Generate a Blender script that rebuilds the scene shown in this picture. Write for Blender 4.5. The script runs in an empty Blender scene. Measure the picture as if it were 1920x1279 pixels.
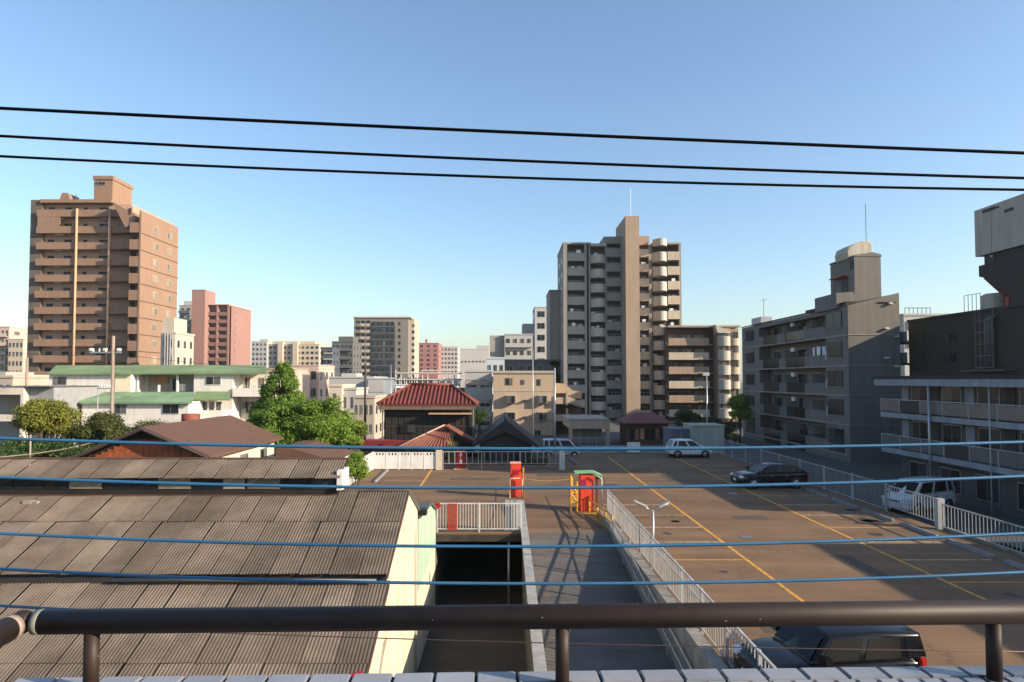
import bpy, bmesh, math, random
from mathutils import Vector, Matrix
random.seed(7)
S = bpy.context.scene
C = S.collection
R = math.radians

# ------------------------------------------------------------------ camera, sky, sun, exposure
H = 6.4                                   # eye height above the parking deck (deck is z = 0)
FPX = 1200.0                              # focal length in pixels of a 1920-wide picture
PITCH = R(2.0)
VPX, VPY = 945.0, 712.0
cam_d = bpy.data.cameras.new('camera')
cam = bpy.data.objects.new('camera', cam_d); C.objects.link(cam)
cam_d.sensor_width = 36.0
cam_d.lens = 36.0 * FPX / 1920
cam_d.clip_start = 0.05; cam_d.clip_end = 6000
cam.location = (0, 0, H)
cam.rotation_euler = (R(90) + PITCH, 0, 0)
SHX, SHY = (960 - VPX), (VPY - 639.5) - FPX * math.tan(PITCH)
cam_d.shift_x = SHX / 1920
cam_d.shift_y = SHY / 1920
S.camera = cam

SUN_EL, SUN_AZ = R(22.5), R(111)          # azimuth clockwise from +Y
w = bpy.data.worlds.new('World'); S.world = w; w.use_nodes = True
nt = w.node_tree; nt.nodes.clear()
sky = nt.nodes.new('ShaderNodeTexSky'); sky.sky_type = 'NISHITA'; sky.sun_disc = False
sky.sun_elevation = SUN_EL; sky.sun_rotation = SUN_AZ
sky.altitude = 0; sky.air_density = 1.15; sky.dust_density = 1.2; sky.ozone_density = 3.0
bg = nt.nodes.new('ShaderNodeBackground'); bg.inputs[1].default_value = 0.12
wo = nt.nodes.new('ShaderNodeOutputWorld')
nt.links.new(sky.outputs[0], bg.inputs[0]); nt.links.new(bg.outputs[0], wo.inputs[0])
sl = bpy.data.lights.new('sun', 'SUN'); sl.energy = 5.0; sl.angle = R(0.5); sl.color = (1.0, 0.84, 0.64)
so = bpy.data.objects.new('sun', sl); C.objects.link(so)
to_sun = Vector((math.sin(SUN_AZ) * math.cos(SUN_EL), math.cos(SUN_AZ) * math.cos(SUN_EL), math.sin(SUN_EL)))
so.rotation_euler = to_sun.to_track_quat('Z', 'Y').to_euler()
so.location = (60, -20, 60)
S.view_settings.view_transform = 'Standard'; S.view_settings.look = 'None'
S.view_settings.gamma = 1; S.view_settings.use_curve_mapping = False
S.view_settings.exposure = 1.0
S.render.engine = 'CYCLES'
S.cycles.max_bounces = 6; S.cycles.diffuse_bounces = 3; S.cycles.glossy_bounces = 3
S.cycles.use_denoising = True

# ------------------------------------------------------------------ measuring helpers
def W(px, py, Y):
    """world point on the plane y = Y that the photograph shows at pixel (px, py)"""
    a = (px - 960 + SHX) / FPX
    b = -(py - 639.5 - SHY) / FPX
    dy = math.cos(PITCH) - b * math.sin(PITCH)
    dz = math.sin(PITCH) + b * math.cos(PITCH)
    t = Y / dy
    return Vector((a * t, Y, H + dz * t))
def X(px, Y, py=712): return W(px, py, Y).x
def Z(py, Y): return W(960, py, Y).z
def G(px, py, z=0.0):
    a = (px - 960 + SHX) / FPX
    b = -(py - 639.5 - SHY) / FPX
    dy = math.cos(PITCH) - b * math.sin(PITCH)
    dz = math.sin(PITCH) + b * math.cos(PITCH)
    t = (z - H) / dz
    return Vector((a * t, dy * t, z))

# ------------------------------------------------------------------ materials
MATS = {}
def M(name, col, rough=0.8, var=0.12, scale=1.5, bump=0.0, metal=0.0, spec=0.3, stain=0.0, rnd=0.0, bscale=40.0, streak=0.0):
    if name in MATS: return MATS[name]
    m = bpy.data.materials.new(name); m.use_nodes = True
    n = m.node_tree; N = n.nodes; L = n.links
    b = N['Principled BSDF']
    b.inputs['Roughness'].default_value = rough
    b.inputs['Metallic'].default_value = metal
    b.inputs['Specular IOR Level'].default_value = spec
    geo = N.new('ShaderNodeNewGeometry')
    out = None
    rgb = N.new('ShaderNodeRGB'); rgb.outputs[0].default_value = (*[c * 0.86 for c in col], 1); out = rgb.outputs[0]
    def mul(a, facsock, lo, hi):
        mr = N.new('ShaderNodeMapRange'); mr.inputs[3].default_value = lo; mr.inputs[4].default_value = hi
        L.new(facsock, mr.inputs[0])
        mx = N.new('ShaderNodeMix'); mx.data_type = 'RGBA'; mx.blend_type = 'MULTIPLY'; mx.inputs[0].default_value = 1
        L.new(a, mx.inputs[6]); L.new(mr.outputs[0], mx.inputs[7])
        return mx.outputs[2], mr
    if var > 0:
        t = N.new('ShaderNodeTexNoise'); t.inputs['Scale'].default_value = scale; t.inputs['Detail'].default_value = 6
        t.inputs['Roughness'].default_value = 0.65
        L.new(geo.outputs['Position'], t.inputs['Vector'])
        out, mr = mul(out, t.outputs[0], 1 - var, 1 + var); mr.inputs[1].default_value = 0.3; mr.inputs[2].default_value = 0.7
    if streak > 0:                         # rain streaks: noise stretched along z
        mp = N.new('ShaderNodeMapping'); mp.inputs['Scale'].default_value = (1.6, 1.6, 0.12)
        L.new(geo.outputs['Position'], mp.inputs[0])
        t = N.new('ShaderNodeTexNoise'); t.inputs['Scale'].default_value = 1.4; t.inputs['Detail'].default_value = 5
        L.new(mp.outputs[0], t.inputs['Vector'])
        out, mr = mul(out, t.outputs[0], 1 - streak, 1.03); mr.inputs[1].default_value = 0.35; mr.inputs[2].default_value = 0.6
    if stain > 0:
        t = N.new('ShaderNodeTexNoise'); t.inputs['Scale'].default_value = scale * 0.22; t.inputs['Detail'].default_value = 8
        t.inputs['Roughness'].default_value = 0.7
        L.new(geo.outputs['Position'], t.inputs['Vector'])
        out, mr = mul(out, t.outputs[0], 1 - stain, 1.05); mr.inputs[1].default_value = 0.38; mr.inputs[2].default_value = 0.55
    if rnd > 0:
        oi = N.new('ShaderNodeObjectInfo')
        out, mr = mul(out, oi.outputs['Random'], 1 - rnd, 1 + rnd)
    L.new(out, b.inputs['Base Color'])
    if bump > 0:
        t = N.new('ShaderNodeTexNoise'); t.inputs['Scale'].default_value = bscale; t.inputs['Detail'].default_value = 4
        L.new(geo.outputs['Position'], t.inputs['Vector'])
        bp = N.new('ShaderNodeBump'); bp.inputs['Strength'].default_value = bump; bp.inputs['Distance'].default_value = 0.01
        L.new(t.outputs[0], bp.inputs['Height']); L.new(bp.outputs[0], b.inputs['Normal'])
    MATS[name] = m
    return m

def window_mat(name, dark=(0.015, 0.018, 0.022), light=(0.15, 0.145, 0.135), p=0.5, rough=0.12):
    """glass with curtains of random tone behind it, one tone for each window object"""
    m = bpy.data.materials.new(name); m.use_nodes = True
    n = m.node_tree; N = n.nodes; L = n.links
    b = N['Principled BSDF']; b.inputs['Roughness'].default_value = rough; b.inputs['Specular IOR Level'].default_value = 0.45
    oi = N.new('ShaderNodeObjectInfo'); cr = N.new('ShaderNodeValToRGB')
    cr.color_ramp.elements[0].position = p; cr.color_ramp.elements[0].color = (*dark, 1)
    cr.color_ramp.elements[1].position = 1.0; cr.color_ramp.elements[1].color = (*light, 1)
    L.new(oi.outputs['Random'], cr.inputs[0])
    geo = N.new('ShaderNodeNewGeometry')
    mp = N.new('ShaderNodeMapping'); mp.inputs['Scale'].default_value = (7, 7, 0.4); L.new(geo.outputs['Position'], mp.inputs[0])
    t = N.new('ShaderNodeTexNoise'); t.inputs['Scale'].default_value = 1.0; L.new(mp.outputs[0], t.inputs['Vector'])
    mr = N.new('ShaderNodeMapRange'); mr.inputs[3].default_value = 0.55; mr.inputs[4].default_value = 1.35; L.new(t.outputs[0], mr.inputs[0])
    mx = N.new('ShaderNodeMix'); mx.data_type = 'RGBA'; mx.blend_type = 'MULTIPLY'; mx.inputs[0].default_value = 1
    L.new(cr.outputs[0], mx.inputs[6]); L.new(mr.outputs[0], mx.inputs[7]); L.new(mx.outputs[2], b.inputs['Base Color'])
    MATS[name] = m
    return m
GLASS = window_mat('window_glass')
GLASSP = window_mat('pale_glass', dark=(0.12, 0.105, 0.085), light=(0.3, 0.26, 0.2), p=0.2)
GLASSD = window_mat('dark_glass', light=(0.06, 0.065, 0.07), p=0.5, rough=0.2)
GLASSD.node_tree.nodes['Principled BSDF'].inputs['Specular IOR Level'].default_value = 0.2
BLACK = M('black_metal', (0.012, 0.012, 0.013), 0.5)
STEEL = M('galvanised', (0.42, 0.43, 0.44), 0.45, 0.15, 3, metal=0.6)
WHITE = M('white_paint', (0.72, 0.71, 0.68), 0.55, 0.12, 2, streak=0.15)
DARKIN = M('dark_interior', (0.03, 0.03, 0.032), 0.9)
RED = M('red_paint', (0.42, 0.02, 0.018), 0.45, 0.18, 3)

# ------------------------------------------------------------------ object helpers
def tag(o, label=None, cat=None, group=None, kind=None):
    if label: o['label'] = label
    if cat: o['category'] = cat
    if group: o['group'] = group
    if kind: o['kind'] = kind
    return o
def thing(name, label, cat, loc=(0, 0, 0), rz=0.0, group=None):
    o = bpy.data.objects.new(name, None); C.objects.link(o)
    o.empty_display_size = 0.2
    o.location = loc; o.rotation_euler = (0, 0, rz)
    return tag(o, label, cat, group)
def link(o, parent=None):
    C.objects.link(o)
    if parent is not None: o.parent = parent
    return o
_box = {}
def _boxmesh(mat):
    if mat.name not in _box:
        me = bpy.data.meshes.new('box')
        v = [(x, y, z) for x in (0, 1) for y in (0, 1) for z in (0, 1)]
        me.from_pydata(v, [], [(0, 1, 3, 2), (4, 6, 7, 5), (0, 4, 5, 1), (2, 3, 7, 6), (0, 2, 6, 4), (1, 5, 7, 3)])
        me.materials.append(mat); _box[mat.name] = me
    return _box[mat.name]
def box(name, x0, x1, y0, y1, z0, z1, mat, parent=None):
    o = bpy.data.objects.new(name, _boxmesh(mat))
    o.location = (min(x0, x1), min(y0, y1), min(z0, z1)); o.scale = (abs(x1 - x0), abs(y1 - y0), abs(z1 - z0))
    return link(o, parent)
def mesh(name, V, Fc, mat, parent=None, smooth=False):
    me = bpy.data.meshes.new(name); me.from_pydata([tuple(v) for v in V], [], Fc)
    me.materials.append(mat)
    if smooth:
        for p in me.polygons: p.use_smooth = True
    o = bpy.data.objects.new(name, me)
    return link(o, parent)
def prism(name, pts, d0, d1, axis, mat, parent=None):
    """polygon extruded along an axis: axis 'x' takes (y,z), 'y' takes (x,z), 'z' takes (x,y)"""
    def at(p, d):
        return {'x': (d, p[0], p[1]), 'y': (p[0], d, p[1]), 'z': (p[0], p[1], d)}[axis]
    n = len(pts)
    V = [at(p, d0) for p in pts] + [at(p, d1) for p in pts]
    Fc = [tuple(range(n))[::-1], tuple(range(n, 2 * n))] + [(i, (i + 1) % n, n + (i + 1) % n, n + i) for i in range(n)]
    o = mesh(name, V, Fc, mat, parent)
    bm = bmesh.new(); bm.from_mesh(o.data); bmesh.ops.recalc_face_normals(bm, faces=bm.faces); bm.to_mesh(o.data); bm.free()
    return o
class MB:
    """collects boxes, bars and tubes into one mesh"""
    def __init__(s): s.v = []; s.f = []
    def box(s, x0, x1, y0, y1, z0, z1):
        b = len(s.v)
        s.v += [(x, y, z) for x in (x0, x1) for y in (y0, y1) for z in (z0, z1)]
        s.f += [tuple(b + i for i in q) for q in ((0, 1, 3, 2), (4, 6, 7, 5), (0, 4, 5, 1), (2, 3, 7, 6), (0, 2, 6, 4), (1, 5, 7, 3))]
        return s
    def tube(s, pts, r, seg=6, cap=True):
        pts = [Vector(p) for p in pts]; b0 = len(s.v)
        rr = r if isinstance(r, (list, tuple)) else [r] * len(pts)
        up = Vector((0, 0, 1))
        for i, p in enumerate(pts):
            d = (pts[min(i + 1, len(pts) - 1)] - pts[max(i - 1, 0)]).normalized()
            a = d.cross(up)
            if a.length < 1e-3: a = d.cross(Vector((0, 1, 0)))
            a.normalize(); c = a.cross(d)
            for k in range(seg):
                t = 2 * math.pi * k / seg
                s.v.append(tuple(p + (a * math.cos(t) + c * math.sin(t)) * rr[i]))
        for i in range(len(pts) - 1):
            for k in range(seg):
                s.f.append((b0 + i * seg + k, b0 + i * seg + (k + 1) % seg, b0 + (i + 1) * seg + (k + 1) % seg, b0 + (i + 1) * seg + k))
        if cap:
            s.f.append(tuple(b0 + k for k in range(seg))[::-1])
            s.f.append(tuple(b0 + (len(pts) - 1) * seg + k for k in range(seg)))
        return s
    def quad(s, a, b, c, d):
        n = len(s.v); s.v += [tuple(a), tuple(b), tuple(c), tuple(d)]; s.f.append((n, n + 1, n + 2, n + 3)); return s
    def build(s, name, mat, parent=None, smooth=False): return mesh(name, s.v, s.f, mat, parent, smooth)
def tube(name, pts, r, mat, parent=None, seg=8): return MB().tube(pts, r, seg).build(name, mat, parent, seg > 6)
def bevel(o, wd=0.02, seg=2):
    m = o.modifiers.new('bevel', 'BEVEL'); m.width = wd; m.segments = seg; m.limit_method = 'ANGLE'
    return o
def copy_tree(o, parent=None):
    c = o.copy(); C.objects.link(c); c.parent = parent
    for ch in [q for q in list(C.objects) if q.parent == o]: copy_tree(ch, c)
    return c
def window(parent, x0, x1, z0, z1, y=0.0, axis='y', s=-1, glass=None, frame=None, panes=2, name='window', t=0.06):
    """a framed window proud of the wall face at y (or x); s is the outward sign; sub-part: panes"""
    glass = glass or GLASS; frame = frame or STEEL
    fr = box(name, 0, 1, 0, 1, 0, 1, frame, parent)
    a, b = y, y + s * t
    def put(o, u0, u1, w0, w1, d0, d1):
        lo, hi = min(d0, d1), max(d0, d1)
        if axis == 'y': o.location = (u0, lo, w0); o.scale = (u1 - u0, hi - lo, w1 - w0)
        else: o.location = (lo, u0, w0); o.scale = (hi - lo, u1 - u0, w1 - w0)
    put(fr, x0, x1, z0, z1, a, b)
    g = 0.05
    wd = (x1 - x0 - g * (panes + 1)) / panes
    for k in range(panes):
        p = box('pane', 0, 1, 0, 1, 0, 1, glass, None)
        u = x0 + g + k * (wd + g)
        put(p, u, u + wd, z0 + g, z1 - g, b - s * 0.01, b + s * 0.012)
        p.parent = parent
        # keep the pane a sub-part of its window without inheriting the frame's scale
        p.parent = fr; p.matrix_parent_inverse = Matrix.LocRotScale(fr.location, None, fr.scale).inverted()
    return fr
# ------------------------------------------------------------------ the ground, the parking deck, the ramp
def stretched(name, c1, c2, rough=0.85, sc=(0.05, 0.9, 1), crack=0.0):
    """worn paving: pale and dark bands drawn out along x, blotches and fine grit"""
    m = bpy.data.materials.new(name); m.use_nodes = True
    n = m.node_tree; N = n.nodes; L = n.links; b = N['Principled BSDF']
    b.inputs['Roughness'].default_value = rough; b.inputs['Specular IOR Level'].default_value = 0.25
    geo = N.new('ShaderNodeNewGeometry')
    mp = N.new('ShaderNodeMapping'); mp.inputs['Scale'].default_value = sc; L.new(geo.outputs['Position'], mp.inputs[0])
    t = N.new('ShaderNodeTexNoise'); t.inputs['Scale'].default_value = 1.0; t.inputs['Detail'].default_value = 5; L.new(mp.outputs[0], t.inputs['Vector'])
    t2 = N.new('ShaderNodeTexNoise'); t2.inputs['Scale'].default_value = 0.35; t2.inputs['Detail'].default_value = 7; t2.inputs['Roughness'].default_value = 0.7
    L.new(geo.outputs['Position'], t2.inputs['Vector'])
    t3 = N.new('ShaderNodeTexNoise'); t3.inputs['Scale'].default_value = 30; t3.inputs['Detail'].default_value = 3; L.new(geo.outputs['Position'], t3.inputs['Vector'])
    a1 = N.new('ShaderNodeMath'); a1.operation = 'ADD'; L.new(t.outputs[0], a1.inputs[0]); L.new(t2.outputs[0], a1.inputs[1])
    a2 = N.new('ShaderNodeMath'); a2.operation = 'MULTIPLY_ADD'; a2.inputs[1].default_value = 0.5; L.new(t3.outputs[0], a2.inputs[0]); L.new(a1.outputs[0], a2.inputs[2])
    mr = N.new('ShaderNodeMapRange'); mr.inputs[1].default_value = 0.95; mr.inputs[2].default_value = 1.55; L.new(a2.outputs[0], mr.inputs[0])
    mx = N.new('ShaderNodeMix'); mx.data_type = 'RGBA'; mx.inputs[6].default_value = (*c1, 1); mx.inputs[7].default_value = (*c2, 1)
    L.new(mr.outputs[0], mx.inputs[0])
    col = mx.outputs[2]
    if crack:
        vo = N.new('ShaderNodeTexVoronoi'); vo.feature = 'DISTANCE_TO_EDGE'; vo.inputs['Scale'].default_value = crack
        ds = N.new('ShaderNodeVectorMath'); ds.operation = 'MULTIPLY_ADD'; ds.inputs[1].default_value = (1.2, 1.2, 1.2)
        L.new(t2.outputs[1], ds.inputs[0]); L.new(geo.outputs['Position'], ds.inputs[2]); L.new(ds.outputs[0], vo.inputs['Vector'])
        cm = N.new('ShaderNodeMapRange'); cm.inputs[1].default_value = 0.0; cm.inputs[2].default_value = 0.006; cm.inputs[3].default_value = 0.6; cm.inputs[4].default_value = 1
        L.new(vo.outputs['Distance'], cm.inputs[0])
        m2 = N.new('ShaderNodeMix'); m2.data_type = 'RGBA'; m2.blend_type = 'MULTIPLY'; m2.inputs[0].default_value = 1
        L.new(col, m2.inputs[6]); L.new(cm.outputs[0], m2.inputs[7]); col = m2.outputs[2]
    L.new(col, b.inputs['Base Color'])
    bp = N.new('ShaderNodeBump'); bp.inputs['Strength'].default_value = 0.25; bp.inputs['Distance'].default_value = 0.01
    L.new(t3.outputs[0], bp.inputs['Height']); L.new(bp.outputs[0], b.inputs['Normal'])
    MATS[name] = m
    return m
DECK = stretched('deck_asphalt', (0.098, 0.059, 0.034), (0.195, 0.122, 0.07), crack=0.22)
CITY = M('city_ground', (0.09, 0.088, 0.08), 0.9, 0.3, 0.05)
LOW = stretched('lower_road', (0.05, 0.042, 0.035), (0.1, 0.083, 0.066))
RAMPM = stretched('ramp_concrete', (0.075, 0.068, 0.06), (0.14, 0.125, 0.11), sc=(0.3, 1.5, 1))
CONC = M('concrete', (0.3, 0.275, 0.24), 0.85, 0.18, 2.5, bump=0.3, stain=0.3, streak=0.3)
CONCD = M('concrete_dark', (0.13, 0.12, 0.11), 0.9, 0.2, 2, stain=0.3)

x0, x1, y0, y1 = -40.0, 18.9, -60.0, 46.0
V = [(-2500, -2500, -1.2), (2500, -2500, -1.2), (2500, 2500, -1.2), (-2500, 2500, -1.2),
     (x0, y0, -1.2), (x1, y0, -1.2), (x1, y1, -1.2), (x0, y1, -1.2)]
g = mesh('ground', V, [(0, 1, 5, 4), (1, 2, 6, 5), (2, 3, 7, 6), (3, 0, 4, 7)], CITY); g['kind'] = 'structure'
V = [(x0, y0, -1.2), (x1, y0, -1.2), (x1, y1, -1.2), (x0, y1, -1.2), (x0, y0, -3.2), (x1, y0, -3.2), (x1, y1, -3.2), (x0, y1, -3.2)]
g = mesh('road', V, [(4, 5, 6, 7), (0, 1, 5, 4), (1, 2, 6, 5), (2, 3, 7, 6), (3, 0, 4, 7)], LOW); g['kind'] = 'structure'

DX0, DXM, DX1, DY0, DYM, DY1 = -9.4, 4.75, 18.75, 6.0, 27.0, 56.0
deck = prism('parking_deck', [(DXM, DY0), (DX1, DY0), (DX1, DY1), (DX0, DY1), (DX0, DYM), (DXM, DYM)], -0.22, 0.0, 'z', DECK); deck['kind'] = 'structure'
def worn_paint(name, col, under=(0.15, 0.1, 0.065), wear=0.47):
    m = M(name, col, 0.75, 0.25, 3.0); N = m.node_tree.nodes; L = m.node_tree.links; b = N['Principled BSDF']
    src = b.inputs['Base Color'].links[0].from_socket
    g = N.new('ShaderNodeNewGeometry'); t = N.new('ShaderNodeTexNoise'); t.inputs['Scale'].default_value = 5.0; t.inputs['Detail'].default_value = 8; t.inputs['Roughness'].default_value = 0.75
    L.new(g.outputs['Position'], t.inputs['Vector'])
    mr = N.new('ShaderNodeMapRange'); mr.inputs[1].default_value = wear - 0.04; mr.inputs[2].default_value = wear + 0.06; L.new(t.outputs[0], mr.inputs[0])
    mx = N.new('ShaderNodeMix'); mx.data_type = 'RGBA'; mx.inputs[6].default_value = (*under, 1); L.new(mr.outputs[0], mx.inputs[0]); L.new(src, mx.inputs[7]); L.new(mx.outputs[2], b.inputs['Base Color'])
    return m
YEL = worn_paint('yellow_line', (0.6, 0.3, 0.04), wear=0.42)
PALE = worn_paint('pale_line', (0.52, 0.44, 0.3), wear=0.46)
def stripe(xa, ya, xb, yb, wd, mat, z=0.004):
    a, b = Vector((xa, ya, 0)), Vector((xb, yb, 0)); d = (b - a).normalized(); nrm = Vector((-d.y, d.x, 0)) * wd / 2
    return mesh('painted_line', [(a.x - nrm.x, a.y - nrm.y, z), (b.x - nrm.x, b.y - nrm.y, z), (b.x + nrm.x, b.y + nrm.y, z), (a.x + nrm.x, a.y + nrm.y, z)], [(0, 1, 2, 3)], mat, deck)
XA = (G(1151, 870).x + G(1515, 1124).x + G(1281, 960).x) / 3
XB = (G(1260, 861).x + G(1849, 1116).x + G(1489, 958).x) / 3
stripe(XA, 8, XA, G(1130, 856).y, 0.13, YEL)
stripe(XB, 8, XB, G(1247, 855.5).y, 0.13, YEL, 0.005)
Ya, Yb = G(1300, 1050).y, G(1200, 930).y
step = (Yb - Ya) / 5
XW = G(1580, 944).x
k = -6
while Ya + k * step < 52:
    yy = Ya + k * step
    if yy > 9:
        if k != -1 and yy < 33: stripe(5.15, yy, XA - 0.07, yy, 0.1, YEL if k in (0, -2) else PALE)
        stripe(XB + 0.07, yy, XW - 0.2, yy, 0.1, YEL if k in (2, -1) else PALE)
    k += 1
a, b = G(818, 868), G(787, 914); stripe(a.x, a.y, b.x, b.y, 0.16, YEL)
for py, xa, xb in ((891, 712, 796), (902, 720, 792)):
    a, b = G(xa, py), G(xb, py); stripe(a.x, a.y, b.x, b.y, 0.09, PALE)
a, b = G(1078, 872.5), G(1148, 871); stripe(a.x, a.y, b.x, b.y, 0.1, PALE, 0.005)
a, b = G(985, 906), G(1068, 906)
# tar seams in the lane between the pay machines
TAR = M('tar', (0.02, 0.019, 0.018), 0.6)
for pts in (((1022, 930), (1030, 945), (1048, 972), (1068, 993)), ((1022, 930), (1072, 931)), ((930, 918), (930, 945), (925, 968), (915, 992))):
    for (pa, pb) in zip(pts, pts[1:]):
        a, b = G(*pa), G(*pb); stripe(a.x, a.y, b.x, b.y, 0.05, TAR, 0.006)
# patches, drains and oil stains on the asphalt
PATCH = M('patch_asphalt', (0.085, 0.066, 0.052), 0.9, 0.25, 8, bump=0.3)
for (ax, ay, sx, sy) in ((10.6, 29.5, 1.6, 0.9), (11.8, 21.0, 0.8, 2.6), (-3.5, 41.2, 3.2, 0.7), (6.6, 16.4, 1.1, 1.0), (10.4, 40.5, 0.7, 3.0), (2.2, 42.8, 2.2, 1.2)):
    mesh('repair_patch', [(ax, ay, .003), (ax + sx, ay + .05, .003), (ax + sx - .04, ay + sy, .003), (ax + .03, ay + sy - .03, .003)], [(0, 1, 2, 3)], PATCH, deck)
OIL = M('oil_stain', (0.05, 0.04, 0.033), 0.5, 0.3, 6)
rs = random.Random(21)
for i in range(30):
    ox, oy = (rs.uniform(5.6, 8.2) if i % 2 else rs.uniform(14.8, 17.2)), Ya + step * (rs.randint(-4, 9) + .5) + rs.uniform(-.2, .2)
    if oy < 9 or oy > 50: continue
    rr_ = rs.uniform(.12, .5); n_ = 14
    mesh('oil_stain', [(ox + math.cos(k_ * 6.283 / n_) * rr_ * rs.uniform(.6, 1.2), oy + math.sin(k_ * 6.283 / n_) * rr_ * rs.uniform(.6, 1.2), .0025) for k_ in range(n_)], [tuple(range(n_))], OIL, deck)
for (ax, ay) in ((9.6, 26.0), (12.6, 36.0), (-1.5, 38.0)):
    gr = box('drain_grate', ax, ax + .5, ay, ay + .5, -.02, .008, M('grate_iron', (.06, .055, .05), .6), deck)
    for q in range(6): box('grate_bar', ax + .03 + q * .078, ax + .07 + q * .078, ay + .03, ay + .47, .0081, .014, STEEL, deck)
# ramp down to the lower level
ramp = prism('ramp', [(27.0, 0.0), (7.0, -2.0), (7.0, -2.35), (27.0, -0.21)], 0.95, 4.45, 'x', RAMPM); ramp['kind'] = 'structure'
for i in range(26):                       # anti-slip grooves moulded across the ramp
    yy = 26.5 - i * 0.55
    zz = -0.1 * (27 - yy)
    mesh('groove_bar', [(1.05, yy, zz + 0.004), (4.2, yy, zz + 0.004), (4.2, yy + 0.07, zz + 0.018), (1.05, yy + 0.07, zz + 0.018)], [(0, 1, 2, 3)], CONCD, ramp)
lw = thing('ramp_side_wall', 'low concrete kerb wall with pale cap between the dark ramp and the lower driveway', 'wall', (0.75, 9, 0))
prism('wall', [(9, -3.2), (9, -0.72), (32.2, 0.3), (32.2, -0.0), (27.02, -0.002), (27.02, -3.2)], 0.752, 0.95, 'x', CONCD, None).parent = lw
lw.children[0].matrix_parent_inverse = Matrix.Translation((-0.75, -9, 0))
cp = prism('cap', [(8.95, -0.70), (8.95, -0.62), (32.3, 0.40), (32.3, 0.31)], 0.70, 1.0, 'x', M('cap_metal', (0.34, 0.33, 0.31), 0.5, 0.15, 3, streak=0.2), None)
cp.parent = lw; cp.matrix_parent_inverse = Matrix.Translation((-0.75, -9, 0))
rw = thing('ramp_retaining_wall', 'tall stained concrete retaining wall on the right of the ramp under the white railing', 'wall', (4.6, 6, -3.2))
box('wall', -0.15, 0.148, 0.2, 24.5, 0, 3.5, CONC, rw)
for i in range(8): box('joint', -0.156, -0.148, 2.2 + i * 3.0, 2.23 + i * 3.0, 0, 3.5, CONCD, rw)
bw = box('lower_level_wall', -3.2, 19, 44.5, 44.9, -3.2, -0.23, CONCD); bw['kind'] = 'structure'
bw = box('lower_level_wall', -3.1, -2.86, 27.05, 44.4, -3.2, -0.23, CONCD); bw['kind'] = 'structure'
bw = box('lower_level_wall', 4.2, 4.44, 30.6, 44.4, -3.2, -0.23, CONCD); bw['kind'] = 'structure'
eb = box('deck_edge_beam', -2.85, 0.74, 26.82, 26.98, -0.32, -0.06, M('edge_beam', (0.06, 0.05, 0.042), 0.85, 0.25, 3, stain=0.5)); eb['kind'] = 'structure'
# steel posts and a downpipe in the mouth of the lower level
tag(tube('support_post', [(0.2, 26.95, -3.2), (0.2, 26.95, -0.33)], 0.05, STEEL), 'slim grey steel post in the dark mouth of the lower level', 'post')

# ------------------------------------------------------------------ factory with the corrugated roof
SHEET = M('slate_sheet', (0.15, 0.12, 0.096), 0.9, 0.25, 1.2, bump=0.4, stain=0.35, rnd=0.2, bscale=60)
CREAM = M('cream_wall', (0.58, 0.51, 0.385), 0.85, 0.08, 1.0, bump=0.15, streak=0.16)
BROWNW = M('brown_board', (0.10, 0.055, 0.035), 0.8, 0.25, 3)
fac = thing('factory_building', 'long low workshop with stepped corrugated slate roof and cream gable wall', 'building', (0, 0, 0))
FX0, FX1 = -21.0, -2.86
SL = 0.417
def roofz(Y): return SL * Y - 4.9
def sheet_mesh(length, width=0.72, n=9, amp=0.0085):
    V, Fc = [], []
    m = n * 6
    for i in range(m + 1):
        u = i / m; zz = amp * math.cos(2 * math.pi * n * u)
        V += [(u * width, 0, zz), (u * width, length, zz)]
    for i in range(m): Fc.append((2 * i, 2 * i + 2, 2 * i + 3, 2 * i + 1))
    # a thin lower lip closes the end that shows
    b = len(V)
    for i in range(m + 1): V.append((V[2 * i][0], 0.0, V[2 * i][2] - 0.012))
    for i in range(m): Fc.append((b + i, b + i + 1, 2 * i + 2, 2 * i))
    me = bpy.data.meshes.new('roof_sheet'); me.from_pydata(V, [], Fc); me.materials.append(SHEET)
    for p in me.polygons: p.use_smooth = True
    return me
def sheet_row(ya, yb, off, lift, xa, xb, name='roof_sheet', zf=roofz, slope=SL):
    ang = math.atan(slope); ln = (yb - ya) / math.cos(ang)
    me = sheet_mesh(ln)
    n = int(math.ceil((xb - xa) / 0.727))
    for i in range(n):
        o = bpy.data.objects.new(name, me); C.objects.link(o); o.parent = fac
        xx = xb - (i + 1) * 0.727
        o.location = (xx, ya, zf(ya) + off + lift + random.uniform(-0.004, 0.006) + (i % 2) * 0.004)
        o.rotation_euler = (ang + random.uniform(-0.003, 0.003), -0.022 + random.uniform(-0.012, 0.01), random.uniform(-0.006, 0.006))
OFF2 = -0.36
sheet_row(9.2, 11.55, OFF2, 0.0, FX0, FX1 + 0.06)
sheet_row(11.4, 13.8, OFF2, 0.03, FX0, FX1 + 0.06)
sheet_row(13.6, 15.95, OFF2, 0.06, FX0, FX1 + 0.06)
sheet_row(15.75, 17.85, 0.0, 0.0, FX0, FX1 + 0.06)
sheet_row(17.7, 18.88, 0.0, 0.03, FX0, -4.85)
sheet_row(17.7, 19.2, 0.0, 0.03, -4.85, FX1 + 0.06)
rz0 = roofz(19.2)
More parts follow.
